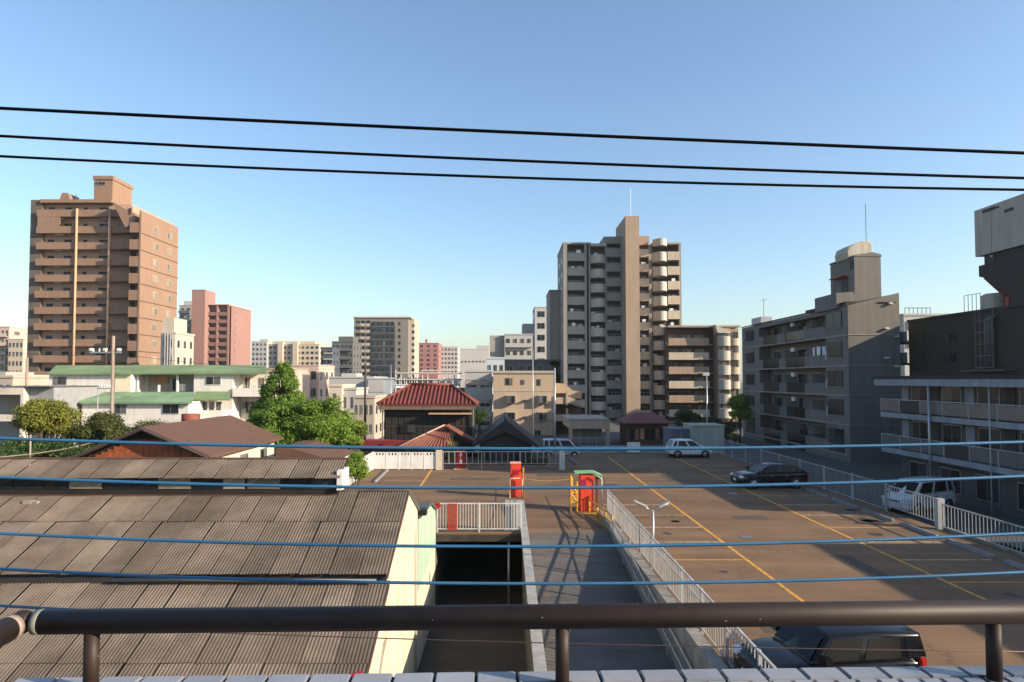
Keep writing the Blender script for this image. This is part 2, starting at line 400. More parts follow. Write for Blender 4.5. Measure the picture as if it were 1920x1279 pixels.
# back slope and substructure
prism('back_roof', [(19.22, rz0 + 0.02), (21.5, 2.12), (21.5, 2.06), (19.22, rz0 - 0.05)], FX0, FX1 + 0.06, 'x', SHEET, fac)
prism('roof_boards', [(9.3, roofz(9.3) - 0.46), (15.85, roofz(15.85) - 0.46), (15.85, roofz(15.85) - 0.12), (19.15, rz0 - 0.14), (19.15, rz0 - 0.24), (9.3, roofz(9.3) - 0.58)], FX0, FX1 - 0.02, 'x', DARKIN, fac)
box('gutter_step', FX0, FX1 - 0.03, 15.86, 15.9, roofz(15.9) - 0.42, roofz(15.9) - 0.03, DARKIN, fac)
tube('gutter_pipe', [(-9.5, 15.72, roofz(15.72) - 0.11), (-3.1, 15.72, roofz(15.72) - 0.13)], 0.035, M('gutter', (0.16, 0.17, 0.16), 0.6), fac, 8)
# gable wall
gw = [(8.9, -3.2), (21.35, -3.2), (21.35, 2.1), (19.2, rz0 - 0.05), (15.9, roofz(15.9) - 0.06), (15.9, roofz(15.9) - 0.42), (8.9, roofz(8.9) - 0.42)]
prism('gable_wall', gw, -3.05, -2.86, 'x', CREAM, fac)
for (ya, yb, o2) in ((9.0, 15.92, OFF2), (15.7, 19.22, 0.0)):
    prism('verge_board', [(ya, roofz(ya) + o2 - 0.07), (yb, roofz(yb) + o2 - 0.07), (yb, roofz(yb) + o2 + 0.0), (ya, roofz(ya) + o2 + 0.0)], -2.855, -2.81, 'x', BROWNW, fac)
prism('verge_board', [(19.2, rz0 - 0.07), (21.5, 2.02), (21.5, 2.1), (19.2, rz0 + 0.02)], -2.855, -2.81, 'x', M('verge_metal', (0.16, 0.15, 0.14), 0.6), fac)
mb = MB()                                  # rough ridge capping
for i in range(18):
    xx = -4.75 + i * 0.108
    mb.box(xx, xx + 0.1, 19.05, 19.34 + random.uniform(-.03, .03), rz0 + 0.0, rz0 + 0.08 + random.uniform(0, 0.035))
mb.build('ridge_cap', SHEET, fac)
# clerestory and monitor roof
zc0, zc1 = roofz(18.9) - 0.02, roofz(18.9) + 0.62
box('clerestory_wall', FX0, -4.88, 18.9, 19.05, zc0, zc1, M('dark_board', (0.022, 0.018, 0.017), 0.7, 0.3, 2), fac)
box('sill_board', FX0, -4.86, 18.84, 18.898, zc0 + 0.0, zc0 + 0.07, BROWNW, fac)
i = 0; xx = -5.0
while xx > FX0 + 0.8:
    wd = 0.62 + 0.16 * ((i * 7) % 3)
    box('clerestory_pane', xx - wd, xx, 18.875, 18.899, zc0 + 0.24, zc1 - 0.03, M('dusty_pane', (0.2, 0.18, 0.14), 0.3, 0.3, 2, rnd=0.35) if i in (2, 3, 5, 8) else GLASSD, fac)
    xx -= wd + 0.09; i += 1
mz = lambda Y: zc1 - 0.05 + SL * (Y - 18.62)
sheet_row(18.62, 19.62, 0, 0.0, FX0, -4.75, zf=mz)
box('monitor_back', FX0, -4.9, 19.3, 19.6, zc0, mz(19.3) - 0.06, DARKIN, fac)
box('ridge_board', FX0, -4.72, 19.6, 19.72, mz(19.62) - 0.06, mz(19.62) + 0.05, BROWNW, fac)
box('end_board', -4.87, -4.72, 18.75, 19.6, zc0 + 0.22, mz(19.1), WHITE, fac)
# things on the gable wall
box('door_recess', -2.858, -2.84, 13.0, 13.55, -3.2, -0.55, BROWNW, fac)
tube('drain_pipe', [(-2.8, 14.2, -3.1), (-2.8, 14.2, -1.0), (-2.8, 14.45, -0.6), (-2.8, 15.5, 0.2)], 0.035, M('cream_pipe', (0.5, 0.46, 0.36), 0.6), fac, 8)
tube('drain_pipe', [(-2.8, 20.7, -3.1), (-2.8, 20.7, 1.6)], 0.03, M('cream_pipe', (0.5, 0.46, 0.36), 0.6), fac, 8)
RUST = M('rust_stain', (0.34, 0.2, 0.07), 0.9, 0.3, 6)
for (ya, zb, zt, wd) in ((17.4, 0.1, 0.75, 0.05), (17.75, -0.2, 0.9, 0.035)):
    prism('rust_streak', [(ya, zt), (ya + wd, zt - 0.05), (ya + wd * 0.7, zb), (ya + wd * 0.3, zb + 0.1)], -2.859, -2.857, 'x', RUST, fac)
mesh('red_flap', [(-3.2, 12.6, roofz(12.6) - 0.05), (-2.82, 12.6, roofz(12.6) - 0.05), (-2.82, 12.95, roofz(12.95) + 0.12), (-3.05, 12.95, roofz(12.95) + 0.05)], [(0, 1, 2, 3)], RED, fac)
# debris lying on the slates
mb = MB(); c0 = (-13.6, 18.55, roofz(18.55) + 0.03)
for i in range(9): mb.box(c0[0] + random.uniform(-.25, .25), c0[0] + random.uniform(-.2, .3), c0[1] - .12 + random.uniform(0, .1), c0[1] + random.uniform(0, .1), c0[2] - .05, c0[2] + random.uniform(.03, .07))
tag(mb.build('roof_debris', M('debris', (0.3, 0.27, 0.2), 0.9, 0.3, 8)), 'small pile of pale rubbish lying high on the corrugated roof', 'debris')
# pale green shed against the workshop
gs = thing('lean_to_shed', 'pale green sheet-metal lean-to behind the cream gable wall', 'shed', (-2.9, 21.4, -3.2))
GRS = M('pale_green_sheet', (0.36, 0.47, 0.36), 0.6, 0.1, 1.5, streak=0.15)
prism('wall', [(0.05, 2.6), (5.5, 2.75), (5.5, 3.75), (5.2, 4.2), (3.5, 4.75), (0.05, 4.95)], -0.6, 0.06, 'x', GRS, gs)
prism('base_wall', [(0.05, 0), (5.5, 0), (5.5, 2.749), (0.05, 2.599)], -0.6, 0.04, 'x', CREAM, gs)
prism('roof', [(0.02, 4.99), (3.5, 4.79), (5.25, 4.24), (5.25, 4.32), (3.5, 4.88), (0.02, 5.08)], -0.7, 0.12, 'x', M('shed_roof', (0.08, 0.09, 0.085), 0.6), gs)
box('vent_box', -0.3, 0.3, 0.1, 0.5, 5.07, 5.26, BLACK, gs)
# ------------------------------------------------------------------ fences and machines on the deck
BARW = M('rail_white', (0.6, 0.6, 0.58), 0.45, 0.12, 3, streak=0.2)
BARG = M('rail_grey', (0.36, 0.37, 0.38), 0.45, 0.12, 3, streak=0.2)
def bar_fence(name, label, ax, ay, bx, by, h, z=0.0, mat=None, post=2.0, gap=0.12, bar=0.011, low=0.12, group=None, midrail=False):
    mat = mat or BARW
    d = Vector((bx - ax, by - ay, 0)); ln = d.length
    t = thing(name, label, 'fence', (ax, ay, z), math.atan2(d.y, d.x), group)
    n = max(1, round(ln / post))
    for i in range(n + 1):
        u = ln * i / n
        box('post', u - 0.03, u + 0.03, -0.03, 0.03, 0, h + 0.02, mat, t)
    box('top_rail', 0, ln, -0.025, 0.025, h - 0.05, h, mat, t)
    box('bottom_rail', 0, ln, -0.018, 0.018, low, low + 0.035, mat, t)
    if midrail: box('middle_rail', 0, ln, -0.018, 0.018, h * 0.72, h * 0.72 + 0.03, mat, t)
    mb = MB(); k = gap
    while k < ln:
        mb.box(k - bar, k + bar, -0.011, 0.011, low + 0.03, h - 0.05); k += gap
    o = mb.build('bars', mat, t); o['kind'] = 'stuff'
    return t
# along the edge over the driveway
f1 = bar_fence('bar_fence', 'white bar railing with a red striped panel above the dark driveway mouth', -2.8, 27.12, 0.72, 27.12, 1.22)
for i in range(4): box('red_slat', 0.46 + i * 0.1, 0.53 + i * 0.1, -0.045, -0.03, 0.1, 1.2, RED, f1)
for i in range(6): box('reflector', 0.28 + i * 0.0, 0.3, -0.03, -0.02, 0.2, 0.22, RED, f1) if i == 0 else None
o = MB().tube([(0.02, -0.06, 1.12), (0.02, -0.02, 1.12)], 0.13, 14).build('warning_disc', RED, f1)
# sheet panel end of that railing
pn = thing('grey_barrier_panel', 'grey corrugated sheet panel at the right end of the driveway railing', 'panel', (0.05, 27.3, 0))
for i in range(6): box('panel_rib', i * 0.11, i * 0.11 + 0.1, 0.0 + (i % 2) * 0.02, 0.04 + (i % 2) * 0.02, 0.08, 1.3, BARG, pn)
box('foot_rail', -0.02, 0.68, 0.0, 0.07, 0, 0.08, BARG, pn)
# along the ramp
bar_fence('bar_fence', 'long white bar railing between the ramp and the parking stalls', 4.98, 9.0, 4.98, 31.0, 1.12, mat=M('rail_dull', (0.42, 0.42, 0.41), 0.5, 0.15, 3, streak=0.25), gap=0.17, bar=0.009, post=1.85, midrail=True)
rr = thing('ramp_handrail', 'grey pipe handrail with balusters following the ramp slope beside the retaining wall', 'handrail', (4.36, 9, 0))
for i in range(9):
    yy = i * 2.1; zz = -0.1 * (27 - 9 - yy)
    tube('post', [(0, yy, zz), (0, yy, zz + 0.85)], 0.022, BARG, rr, 6)
tube('top_rail', [(0, 0, -1.8 + 0.85), (0, 17.4, -0.06 + 0.85)], 0.024, BARG, rr, 8)
tube('middle_rail', [(0, 0, -1.8 + 0.45), (0, 17.4, -0.06 + 0.45)], 0.018, BARG, rr, 8)
mb = MB()
for i in range(110):
    yy = i * 0.158; zz = -0.1 * (18 - yy); mb.tube([(0, yy, zz + 0.08), (0, yy, zz + 0.85)], 0.008, 4)
mb.build('bars', BARG, rr)['kind'] = 'stuff'
# fence round the back of the lot
FY = G(700, 881).y
def panel_fence(name, label, ax, ay, bx, by, h, mat, pw=0.95, slots=False, z=0.0):
    d = Vector((bx - ax, by - ay, 0)); ln = d.length
    t = thing(name, label, 'fence', (ax, ay, z), math.atan2(d.y, d.x))
    n = max(1, round(ln / pw)); s = ln / n
    for i in range(n):
        box('panel', i * s + 0.03, (i + 1) * s - 0.03, -0.02, 0.02, 0.06, h - (0.22 if slots else 0.04), mat, t)
        if slots: 
            for q in range(4): box('slat', i * s + 0.04 + q * s / 4, i * s + 0.04 + q * s / 4 + s / 7, -0.02, 0.02, h - 0.218, h - 0.05, mat, t)
    for i in range(n + 1): box('post', i * s - 0.03, i * s + 0.03, -0.035, 0.035, 0, h, mat, t)
    box('cap_rail', 0, ln, -0.03, 0.03, h - 0.05, h, mat, t)
    return t
XL = G(700, 881).x
panel_fence('panel_fence', 'white panel fence with slots along its top at the back of the lot', XL, FY, X(820, FY), FY, 1.25, WHITE, 0.9, True)
panel_fence('panel_fence', 'plain grey-white panel fence running back from the workshop gable', XL, 37.0, XL, FY - 0.05, 1.3, M('grey_sheet', (0.5, 0.5, 0.47), 0.6, 0.1, 2, streak=0.2), 1.6)
ce = box('gate_pillar', X(818, FY), X(829, FY), FY - 0.1, FY + 0.2, 0, 1.45, CREAM); tag(ce, 'short cream pillar between the slotted panel fence and the open railing', 'pillar')
bar_fence('bar_fence', 'open grey railing in front of the dark green house at the back of the lot', X(831, FY), FY + 0.05, X(1048, FY), FY + 0.05, 1.3, mat=BARG, gap=0.42, bar=0.022, post=2.4, low=0.42)
ep = thing('gate_post', 'pale sheet-clad gate post at the right end of the back railing', 'post', (X(1050, FY), FY, 0))
box('cladding', -0.05, 0.32, -0.14, 0.14, 0, 1.55, M('grey_sheet', (0.5, 0.5, 0.47)), ep); box('cap', -0.08, 0.35, -0.17, 0.17, 1.55, 1.6, BARG, ep)
# wheel stops
WST = M('wheel_stop', (0.2, 0.2, 0.205), 0.8, 0.15, 3, stain=0.2)
def wheel_stop(ax, ay, bx, by, label, group=None):
    a, b = Vector((ax, ay, 0)), Vector((bx, by, 0)); d = b - a; ln = d.length
    V = []
    for u in (0, 0.06, ln - 0.06, ln):
        k = 0.7 if u in (0, ln) else 1.0
        V += [(u, -0.09, 0.0), (u, -0.06 * k, 0.13 * k), (u, 0.06 * k, 0.13 * k), (u, 0.09, 0.0)]
    Fc = [(0, 1, 2, 3), (12, 15, 14, 13)]
    for i in range(3):
        for j in range(3): Fc.append((i * 4 + j, i * 4 + 4 + j, i * 4 + 5 + j, i * 4 + 1 + j))
    o = mesh('wheel_stop', V, Fc, WST); o.location = (ax, ay, 0.0); o.rotation_euler = (0, 0, math.atan2(d.y, d.x))
    tag(o, label, 'wheel stop', group); return o
XS = G(1580, 944).x
names = ['nearest kerb block along the right edge of the lot', 'second nearest kerb block along the right edge of the lot', 'third nearest kerb block along the right edge of the lot',
         'fourth kerb block along the right edge, beyond the bar gate', 'fifth kerb block along the right edge, nearest behind the black hatchback', 'kerb block in front of the black hatchback on the right', 'kerb block halfway back along the right mesh fence', 'kerb block just before the white hatchback', 'farthest kerb block along the right edge']
yy = 20.2
for nm in names:
    wheel_stop(XS, yy, XS + 0.02, yy + 2.45, nm, 'kerb blocks along the right fence'); yy += 2.95
a, b = G(703, 905), G(727, 882); wheel_stop(a.x, a.y, b.x, b.y, 'pale kerb block beside the panel fence at the left')
a, b = G(1082, 872), G(1066, 861); wheel_stop(a.x, a.y, b.x, b.y, 'kerb block beside the sheet-clad gate post')
# right boundary: mesh fence on a low wall, then a white bar gate
XF = 18.62
def mesh_fence(label, ya, yb, h, z=0.0):
    t = thing('mesh_fence', label, 'fence', (XF, ya, z))
    ln = yb - ya; n = max(1, round(ln / 2.9))
    for i in range(n + 1): box('post', -0.04, 0.04, ln * i / n - 0.04, ln * i / n + 0.04, 0, h + 0.05, BARG, t)
    box('top_rail', -0.02, 0.02, 0, ln, h - 0.04, h, BARG, t)
    box('bottom_rail', -0.02, 0.02, 0, ln, 0.08, 0.11, BARG, t)
    mb = MB(); k = 0.0
    while k < ln: mb.box(-0.003, 0.003, k, k + 0.006, 0.1, h); k += 0.11
    for q in range(int(h / 0.14)): mb.box(-0.002, 0.004, 0, ln, 0.12 + q * 0.14, 0.126 + q * 0.14)
    mb.build('wire_mesh', BARG, t)['kind'] = 'stuff'
    return t
mesh_fence('grey wire mesh fence with steel posts along the right side of the lot', 31.4, 55.6, 1.35)
bar_fence('bar_gate', 'white bar railing in front of the silver van', XF + 0.1, 27.9, XF + 0.1, 31.3, 1.15, z=0.12, mat=BARG, gap=0.2, bar=0.012, post=3.4)
bar_fence('bar_gate', 'white bar railing sloping off to the right past its thick post', XF + 0.1, 23.0, XF + 0.1, 27.5, 1.1, z=0.0, mat=BARG, gap=0.2, bar=0.012, post=4.5)
tag(box('gate_pillar', XF - 0.05, XF + 0.25, 27.6, 27.82, 0, 1.3, BARG), 'thick white post between the two bar railings on the right', 'post')
tag(box('low_wall', XF + 0.14, XF + 0.3, 20, 27.5, -1.2, 0.12, CONC), 'low concrete wall under the right-hand bar railing', 'wall')
# drive ramp beside it
dr = mesh('side_driveway', [(18.95, 6, 0.35), (27, 6, 0.35), (27, 24.5, 0.2), (18.95, 24.5, 0.2), (27, 33, -1.19), (18.95, 33, -1.19)], [(0, 1, 2, 3), (3, 2, 4, 5)], M('side_asphalt', (0.085, 0.083, 0.08), 0.9, 0.2, 2)); dr['kind'] = 'structure'

# pay machines with guards
ORG = M('orange_paint', (0.66, 0.065, 0.03), 0.45, 0.12, 3)
YG = M('yellow_guard', (0.72, 0.33, 0.03), 0.5, 0.2, 4)
def vbox(name, x0, x1, y0, y1, z0, z1, mat, parent, bw=0.02):
    bm = bmesh.new(); bmesh.ops.create_cube(bm, size=1)
    for v in bm.verts: v.co = Vector(((x0 + x1) / 2 + v.co.x * (x1 - x0), (y0 + y1) / 2 + v.co.y * (y1 - y0), (z0 + z1) / 2 + v.co.z * (z1 - z0)))
    bmesh.ops.bevel(bm, geom=list(bm.edges), offset=bw, segments=2, affect='EDGES')
    me = bpy.data.meshes.new(name); bm.to_mesh(me); bm.free(); me.materials.append(mat)
    return link(bpy.data.objects.new(name, me), parent)
p = G(967, 931)
pm = thing('ticket_machine', 'slim orange ticket machine with white hoop guard beside the entry lane', 'machine', (p.x, p.y, 0))
vbox('cabinet', -0.3, 0.28, -0.25, 0.25, 0, 1.82, ORG, pm, 0.03)
box('top_cap', -0.31, 0.29, -0.27, 0.27, 1.82, 1.87, M('pink_cap', (0.75, 0.36, 0.28), 0.5), pm)
box('display', -0.18, 0.16, -0.262, -0.25, 1.2, 1.5, RED, pm)
tube('hoop_guard', [(-0.32, -0.42, 0), (-0.32, -0.42, 0.98), (-0.28, -0.42, 1.05), (0.3, -0.42, 1.05), (0.34, -0.42, 0.98), (0.34, -0.42, 0)], 0.035, M('hoop_white', (0.78, 0.5, 0.38), 0.5), pm)
tube('hoop_guard', [(0.42, -0.5, 0), (0.42, -0.5, 1.5), (0.42, 0.0, 1.56), (0.42, 0.3, 1.5), (0.42, 0.3, 0)], 0.04, YG, pm)
p = G(1098, 957)
pm = thing('pay_machine', 'tall red pay machine under a green canopy with yellow guards beside the ramp', 'machine', (p.x, p.y, 0))
vbox('cabinet', -0.3, 0.38, -0.25, 0.35, 0, 1.75, ORG, pm, 0.03)
box('display', -0.34, 0.0, -0.27, -0.25, 1.15, 1.55, M('magenta_panel', (0.3, 0.02, 0.06), 0.4), pm)
box('canopy_side', 0.56, 0.64, 0.0, 0.4, 0.1, 1.72, M('canopy_red', (0.2, 0.06, 0.04), 0.5), pm)
prism('canopy', [(-0.55, 1.82), (0.35, 1.86), (0.72, 1.7), (0.75, 1.58), (0.8, 1.6), (0.78, 1.76), (0.38, 1.93), (-0.55, 1.9)], -0.3, 0.3, 'y', M('canopy_green', (0.2, 0.42, 0.2), 0.5), pm)
tube('canopy_frame', [(0.74, -0.4, 0), (0.74, -0.4, 1.6), (0.4, -0.4, 1.8)], 0.03, BARW, pm)
gz = 1.05
for (pts) in ([(-0.75, -0.3, 0), (-0.75, -0.3, 1.75)], [(-0.7, 0.5, 0), (-0.7, 0.5, 1.7)], [(-0.75, -0.3, 1.4), (-0.7, 0.5, 1.4)], [(-0.75, -0.3, 0.9), (-0.7, 0.5, 0.9)], [(-0.75, -0.3, 0.4), (-0.7, 0.5, 0.4)],
              [(-0.45, -0.3, 0), (-0.45, -0.3, 1.45)], [(-0.75, -0.3, 0.9), (-0.45, -0.3, 0.45)], [(-0.75, -0.3, 0.45), (-0.45, -0.3, 0.9)], [(-0.75, -0.3, 1.35), (-0.45, -0.3, 0.9)], [(-0.75, -0.3, 0.9), (-0.45, -0.3, 1.35)],
              [(-0.78, -0.3, 0.9), (-0.4, -0.3, 0.9)], [(-0.78, -0.3, 0.45), (-0.4, -0.3, 0.45)]):
    tube('guard_tube', pts, 0.04, YG, pm, 6)
yg = thing('yellow_guard_rail', 'row of yellow tube guards in front of the red pay machine', 'guard rail', (p.x + 0.1, p.y - 0.6, 0))
pts = [(0, 0), (0.22, -1.2), (0.4, -2.4), (0.5, -3.6)]
for i, (a, b) in enumerate(pts):
    tube('post', [(a, b, 0), (a, b, 0.62)], 0.042, YG, yg, 8)
    if i: tube('rail', [(pts[i - 1][0], pts[i - 1][1], 0.6), (a, b, 0.6)], 0.038, YG, yg, 8); tube('rail', [(pts[i - 1][0], pts[i - 1][1], 0.3), (a, b, 0.3)], 0.03, YG, yg, 8)
ys = mesh('painted_island', [(p.x - 0.25, p.y - 0.5, 0.006), (p.x + 0.75, p.y - 0.5, 0.006), (p.x + 0.75, 27.1, 0.006), (p.x + 0.55, 27.1, 0.006)], [(0, 3, 2, 1)], M('island_paint', (0.5, 0.3, 0.08), 0.8, 0.3, 4, stain=0.4), deck)
# chain across the lane
ch = thing('lane_chain', 'sagging yellow plastic chain across the lane behind the machines', 'chain', (X(981, 38.5), 38.5, 0))
cw = X(1072, 38.5) - X(981, 38.5)
for k in (0, cw): tube('post', [(k, 0, 0), (k, 0, 0.55)], 0.04, YG, ch)
mb = MB()
for i in range(34):
    u = cw * (i + 0.5) / 34; zz = 0.5 - 0.14 * (1 - (2 * u / cw - 1) ** 2); mb.box(u - 0.03, u + 0.03, -0.012 - 0.012 * (i % 2), 0.012 + 0.012 * (i % 2), zz - 0.016, zz + 0.016)
mb.build('links', M('chain_yellow', (0.5, 0.3, 0.06), 0.6, 0.3, 4), ch)['kind'] = 'stuff'
# vending box by the back railing
p = G(865, 878)
vm = thing('red_vending_box', 'narrow dark red vending box standing at the back railing', 'machine', (p.x, p.y - 0.4, 0))
vbox('cabinet', -0.3, 0.3, -0.25, 0.25, 0.06, 1.45, M('dark_red', (0.27, 0.015, 0.02), 0.4, 0.1, 3), vm)
box('base', -0.5, 0.5, -0.35, 0.35, 0, 0.06, M('plinth', (0.5, 0.33, 0.15), 0.8), vm)
box('notice', -0.07, 0.1, -0.262, -0.25, 0.42, 0.68, WHITE, vm); box('slot', -0.1, 0.12, -0.262, -0.25, 0.95, 1.2, M('slot', (0.5, 0.2, 0.2), 0.5), vm)
# double arm lamp on the ramp railing
lp = thing('double_lamp_post', 'short grey lamp post with two spread arms on the ramp railing', 'lamp', (5.08, 22.0, 0))
tube('pole', [(0, 0, 0), (0, 0, 1.95)], 0.04, STEEL, lp)
for s, e in ((-1, 0.62), (1, 0.5)):
    tube('arm', [(0, 0, 1.9), (s * e * 0.4, -0.05, 2.05), (s * e, -0.1, 2.2)], 0.022, STEEL, lp)
    prism('lamp_head', [(s * e * 0.35, 2.06), (s * e * 1.05, 2.26), (s * e * 1.05, 2.31), (s * e * 0.35, 2.12)], -0.2, 0.0, 'y', M('lamp_head', (0.4, 0.4, 0.39), 0.35, 0.05), lp)
# white notice board and low back wall
tag(box('notice_board', X(1176, 56), X(1200, 56), 56.2, 56.3, 0.05, 0.92, WHITE), 'blank white board on the back wall of the lot', 'board')
bkw = thing('back_wall', 'low grey-blue block wall along the far end of the lot', 'wall', (X(1085, 56.6), 56.6, -1.2))
wl = X(1262, 56.6) - X(1085, 56.6)
BLK = M('block_wall', (0.3, 0.32, 0.34), 0.85, 0.15, 2, rnd=0.08)
for i in range(12):
    for j in range(5): box('block', i * wl / 12 + 0.01, (i + 1) * wl / 12 - 0.01, 0, 0.15, j * 0.36 + 0.01, (j + 1) * 0.36 - 0.01, BLK, bkw)
box('mortar', 0, wl, 0.02, 0.13, 0, 1.79, CONCD, bkw)
# ------------------------------------------------------------------ balcony rail, tiled parapet and wires in the foreground
BRZ = M('bronze_rail', (0.026, 0.016, 0.0125), 0.55, 0.3, 9, bump=0.06, metal=0.0, spec=0.28, bscale=300)
def chipped(m, col=(0.45, 0.42, 0.4)):
    N = m.node_tree.nodes; L = m.node_tree.links; b = N['Principled BSDF']; src = b.inputs['Base Color'].links[0].from_socket
    g = N.new('ShaderNodeNewGeometry'); t = N.new('ShaderNodeTexNoise'); t.inputs['Scale'].default_value = 55; t.inputs['Detail'].default_value = 5; L.new(g.outputs['Position'], t.inputs['Vector'])
    mr = N.new('ShaderNodeMapRange'); mr.inputs[1].default_value = .735; mr.inputs[2].default_value = .75; L.new(t.outputs[0], mr.inputs[0])
    mx = N.new('ShaderNodeMix'); mx.data_type = 'RGBA'; mx.inputs[7].default_value = (*col, 1); L.new(mr.outputs[0], mx.inputs[0]); L.new(src, mx.inputs[6]); L.new(mx.outputs[2], b.inputs['Base Color'])
chipped(BRZ)
RY = 1.6
zr = Z(1157, RY)
hr = thing('balcony_handrail', 'thick dark bronze pipe handrail across the foreground', 'handrail', (0, RY, zr), R(1.6))
cx = -1.165
def pipe(name, a, b, r, mat, parent, seg=24): return tube(name, [a, b], r, mat, parent, seg)
pipe('rail_pipe', (cx + 0.035, 0, 0), (2.6, 0, 0), 0.029, BRZ, hr)
pipe('return_pipe', (cx, -0.035, 0), (cx, -1.4, 0.0), 0.029, BRZ, hr)
pipe('joint_collar', (cx + 0.034, 0, 0), (cx + 0.05, 0, 0), 0.0293, M('collar_green', (0.17, 0.18, 0.15), 0.5), hr)
pipe('joint_collar', (cx, -0.03, 0), (cx, -0.047, 0), 0.0293, M('collar_pink', (0.3, 0.22, 0.19), 0.5), hr)
bm = bmesh.new(); bmesh.ops.create_uvsphere(bm, u_segments=16, v_segments=10, radius=0.028)
for v in bm.verts: v.co.x += cx
me = bpy.data.meshes.new('corner_elbow'); bm.to_mesh(me); bm.free(); me.materials.append(BRZ); link(bpy.data.objects.new('corner_elbow', me), hr)
zp = Z(1262, 1.68)
for px in (196, 1053, 1870):
    xx = X(px, RY)
    pipe('post', (xx, 0, zp - zr - 0.004), (xx, 0, -0.02), 0.0172, BRZ, hr, 20)
    o = pipe('post_flange', (xx, 0, zp - zr - 0.004), (xx, 0, zp - zr + 0.004), 0.034, BRZ, hr, 20)
par = thing('tiled_parapet', 'balcony parapet topped with glossy grey-white tiles along the bottom edge', 'parapet', (0, RY, zp), R(1.6))
GROUT = M('grout', (0.03, 0.03, 0.034), 0.9, 0.2, 30)
TILE = M('glazed_tile', (0.27, 0.28, 0.31), 0.32, 0.1, 9, stain=0.12, rnd=0.1, spec=0.6)
px0 = X(50, 1.64)
box('wall', px0, 2.7, -0.16, 0.075, -9.0 - 0.0, -0.004, GROUT, par)
def tile_mesh(wd, dp):
    bm = bmesh.new(); bmesh.ops.create_cube(bm, size=1)
    for v in bm.verts: v.co = Vector((v.co.x * wd, v.co.y * dp, v.co.z * 0.012))
    bmesh.ops.bevel(bm, geom=[e for e in bm.edges if abs(e.verts[0].co.z - e.verts[1].co.z) < 1e-6 and e.verts[0].co.z > 0], offset=0.003, segments=2, affect='EDGES')
    me = bpy.data.meshes.new('tile'); bm.to_mesh(me); bm.free(); me.materials.append(TILE); return me
t1, t2 = tile_mesh(0.098, 0.058), tile_mesh(0.047, 0.047)
i = 0; xx = px0
while xx < 2.6:
    o = bpy.data.objects.new('tile', t1); link(o, par); o.location = (xx + 0.05, 0.048, 0.0); o.rotation_euler = (random.uniform(-.012, .012), random.uniform(-.012, .012), 0); xx += 0.105
for j in range(3):
    xx = px0 + 0.02 * j
    while xx < 2.6:
        o = bpy.data.objects.new('tile', t2); link(o, par); o.location = (xx + 0.025, -0.012 - j * 0.054, 0.0); o.rotation_euler = (random.uniform(-.012, .012), random.uniform(-.012, .012), 0); xx += 0.054
def wire(name, label, Yw, p0, p1, p2, r, mat, group, xa=-16, xb=16, cat='cable'):
    """parabola through three picture points at distance Yw"""
    P = [W(q[0], q[1], Yw) for q in (p0, p1, p2)]
    (a0, b0), (a1, b1), (a2, b2) = [(q.x, q.z) for q in P]
    def zz(x): return b0 * (x - a1) * (x - a2) / ((a0 - a1) * (a0 - a2)) + b1 * (x - a0) * (x - a2) / ((a1 - a0) * (a1 - a2)) + b2 * (x - a0) * (x - a1) / ((a2 - a0) * (a2 - a1))
    n = 64
    tag(tube(name, [(xa + (xb - xa) * i / n, Yw, zz(xa + (xb - xa) * i / n)) for i in range(n + 1)], r, mat, None, 8), label, cat, group)
BLKW = M('black_cable', (0.004, 0.004, 0.004), 0.9, spec=0.05)
BLUW = M('blue_cable', (0.028, 0.125, 0.25), 0.45, 0.2, 1.2, spec=0.35)
gB, gU = 'black cables across the sky', 'blue cables across the lot'
wire('overhead_cable', 'topmost and thickest of the three black cables across the sky', 6.0, (0, 203), (960, 248), (1920, 287), 0.0165, BLKW, gB)
wire('overhead_cable', 'middle one of the three black cables across the sky', 6.0, (0, 255), (960, 301), (1920, 334), 0.014, BLKW, gB)
wire('overhead_cable', 'lowest of the three black cables across the sky', 6.0, (0, 293), (960, 333), (1920, 356), 0.013, BLKW, gB)
wire('overhead_cable', 'highest blue cable, passing in front of the white hatchback', 5.0, (0, 822), (960, 841.5), (1920, 829), 0.0125, BLUW, gU)
wire('overhead_cable', 'second highest blue cable, passing the ticket machine and the black hatchback', 5.0, (0, 895), (960, 915), (1920, 893), 0.0125, BLUW, gU)
wire('overhead_cable', 'third highest blue cable, crossing the driveway mouth', 5.0, (0, 1000), (960, 1025), (1920, 1000), 0.0125, BLUW, gU)
wire('overhead_cable', 'fourth blue cable, just above the handrail', 5.0, (0, 1067), (960, 1094.5), (1920, 1073), 0.0125, BLUW, gU)
wire('overhead_cable', 'lowest blue cable, meeting the handrail corner at the left', 5.0, (0, 1136), (960, 1166), (1920, 1146), 0.011, BLUW, gU)
wire('thin_wire', 'thin copper-coloured wire below the handrail', 3.6, (690, 1196), (1300, 1212), (1920, 1222), 0.0032, M('copper', (0.38, 0.2, 0.14), 0.4, 0.1, metal=0.4), None, -8, 8)

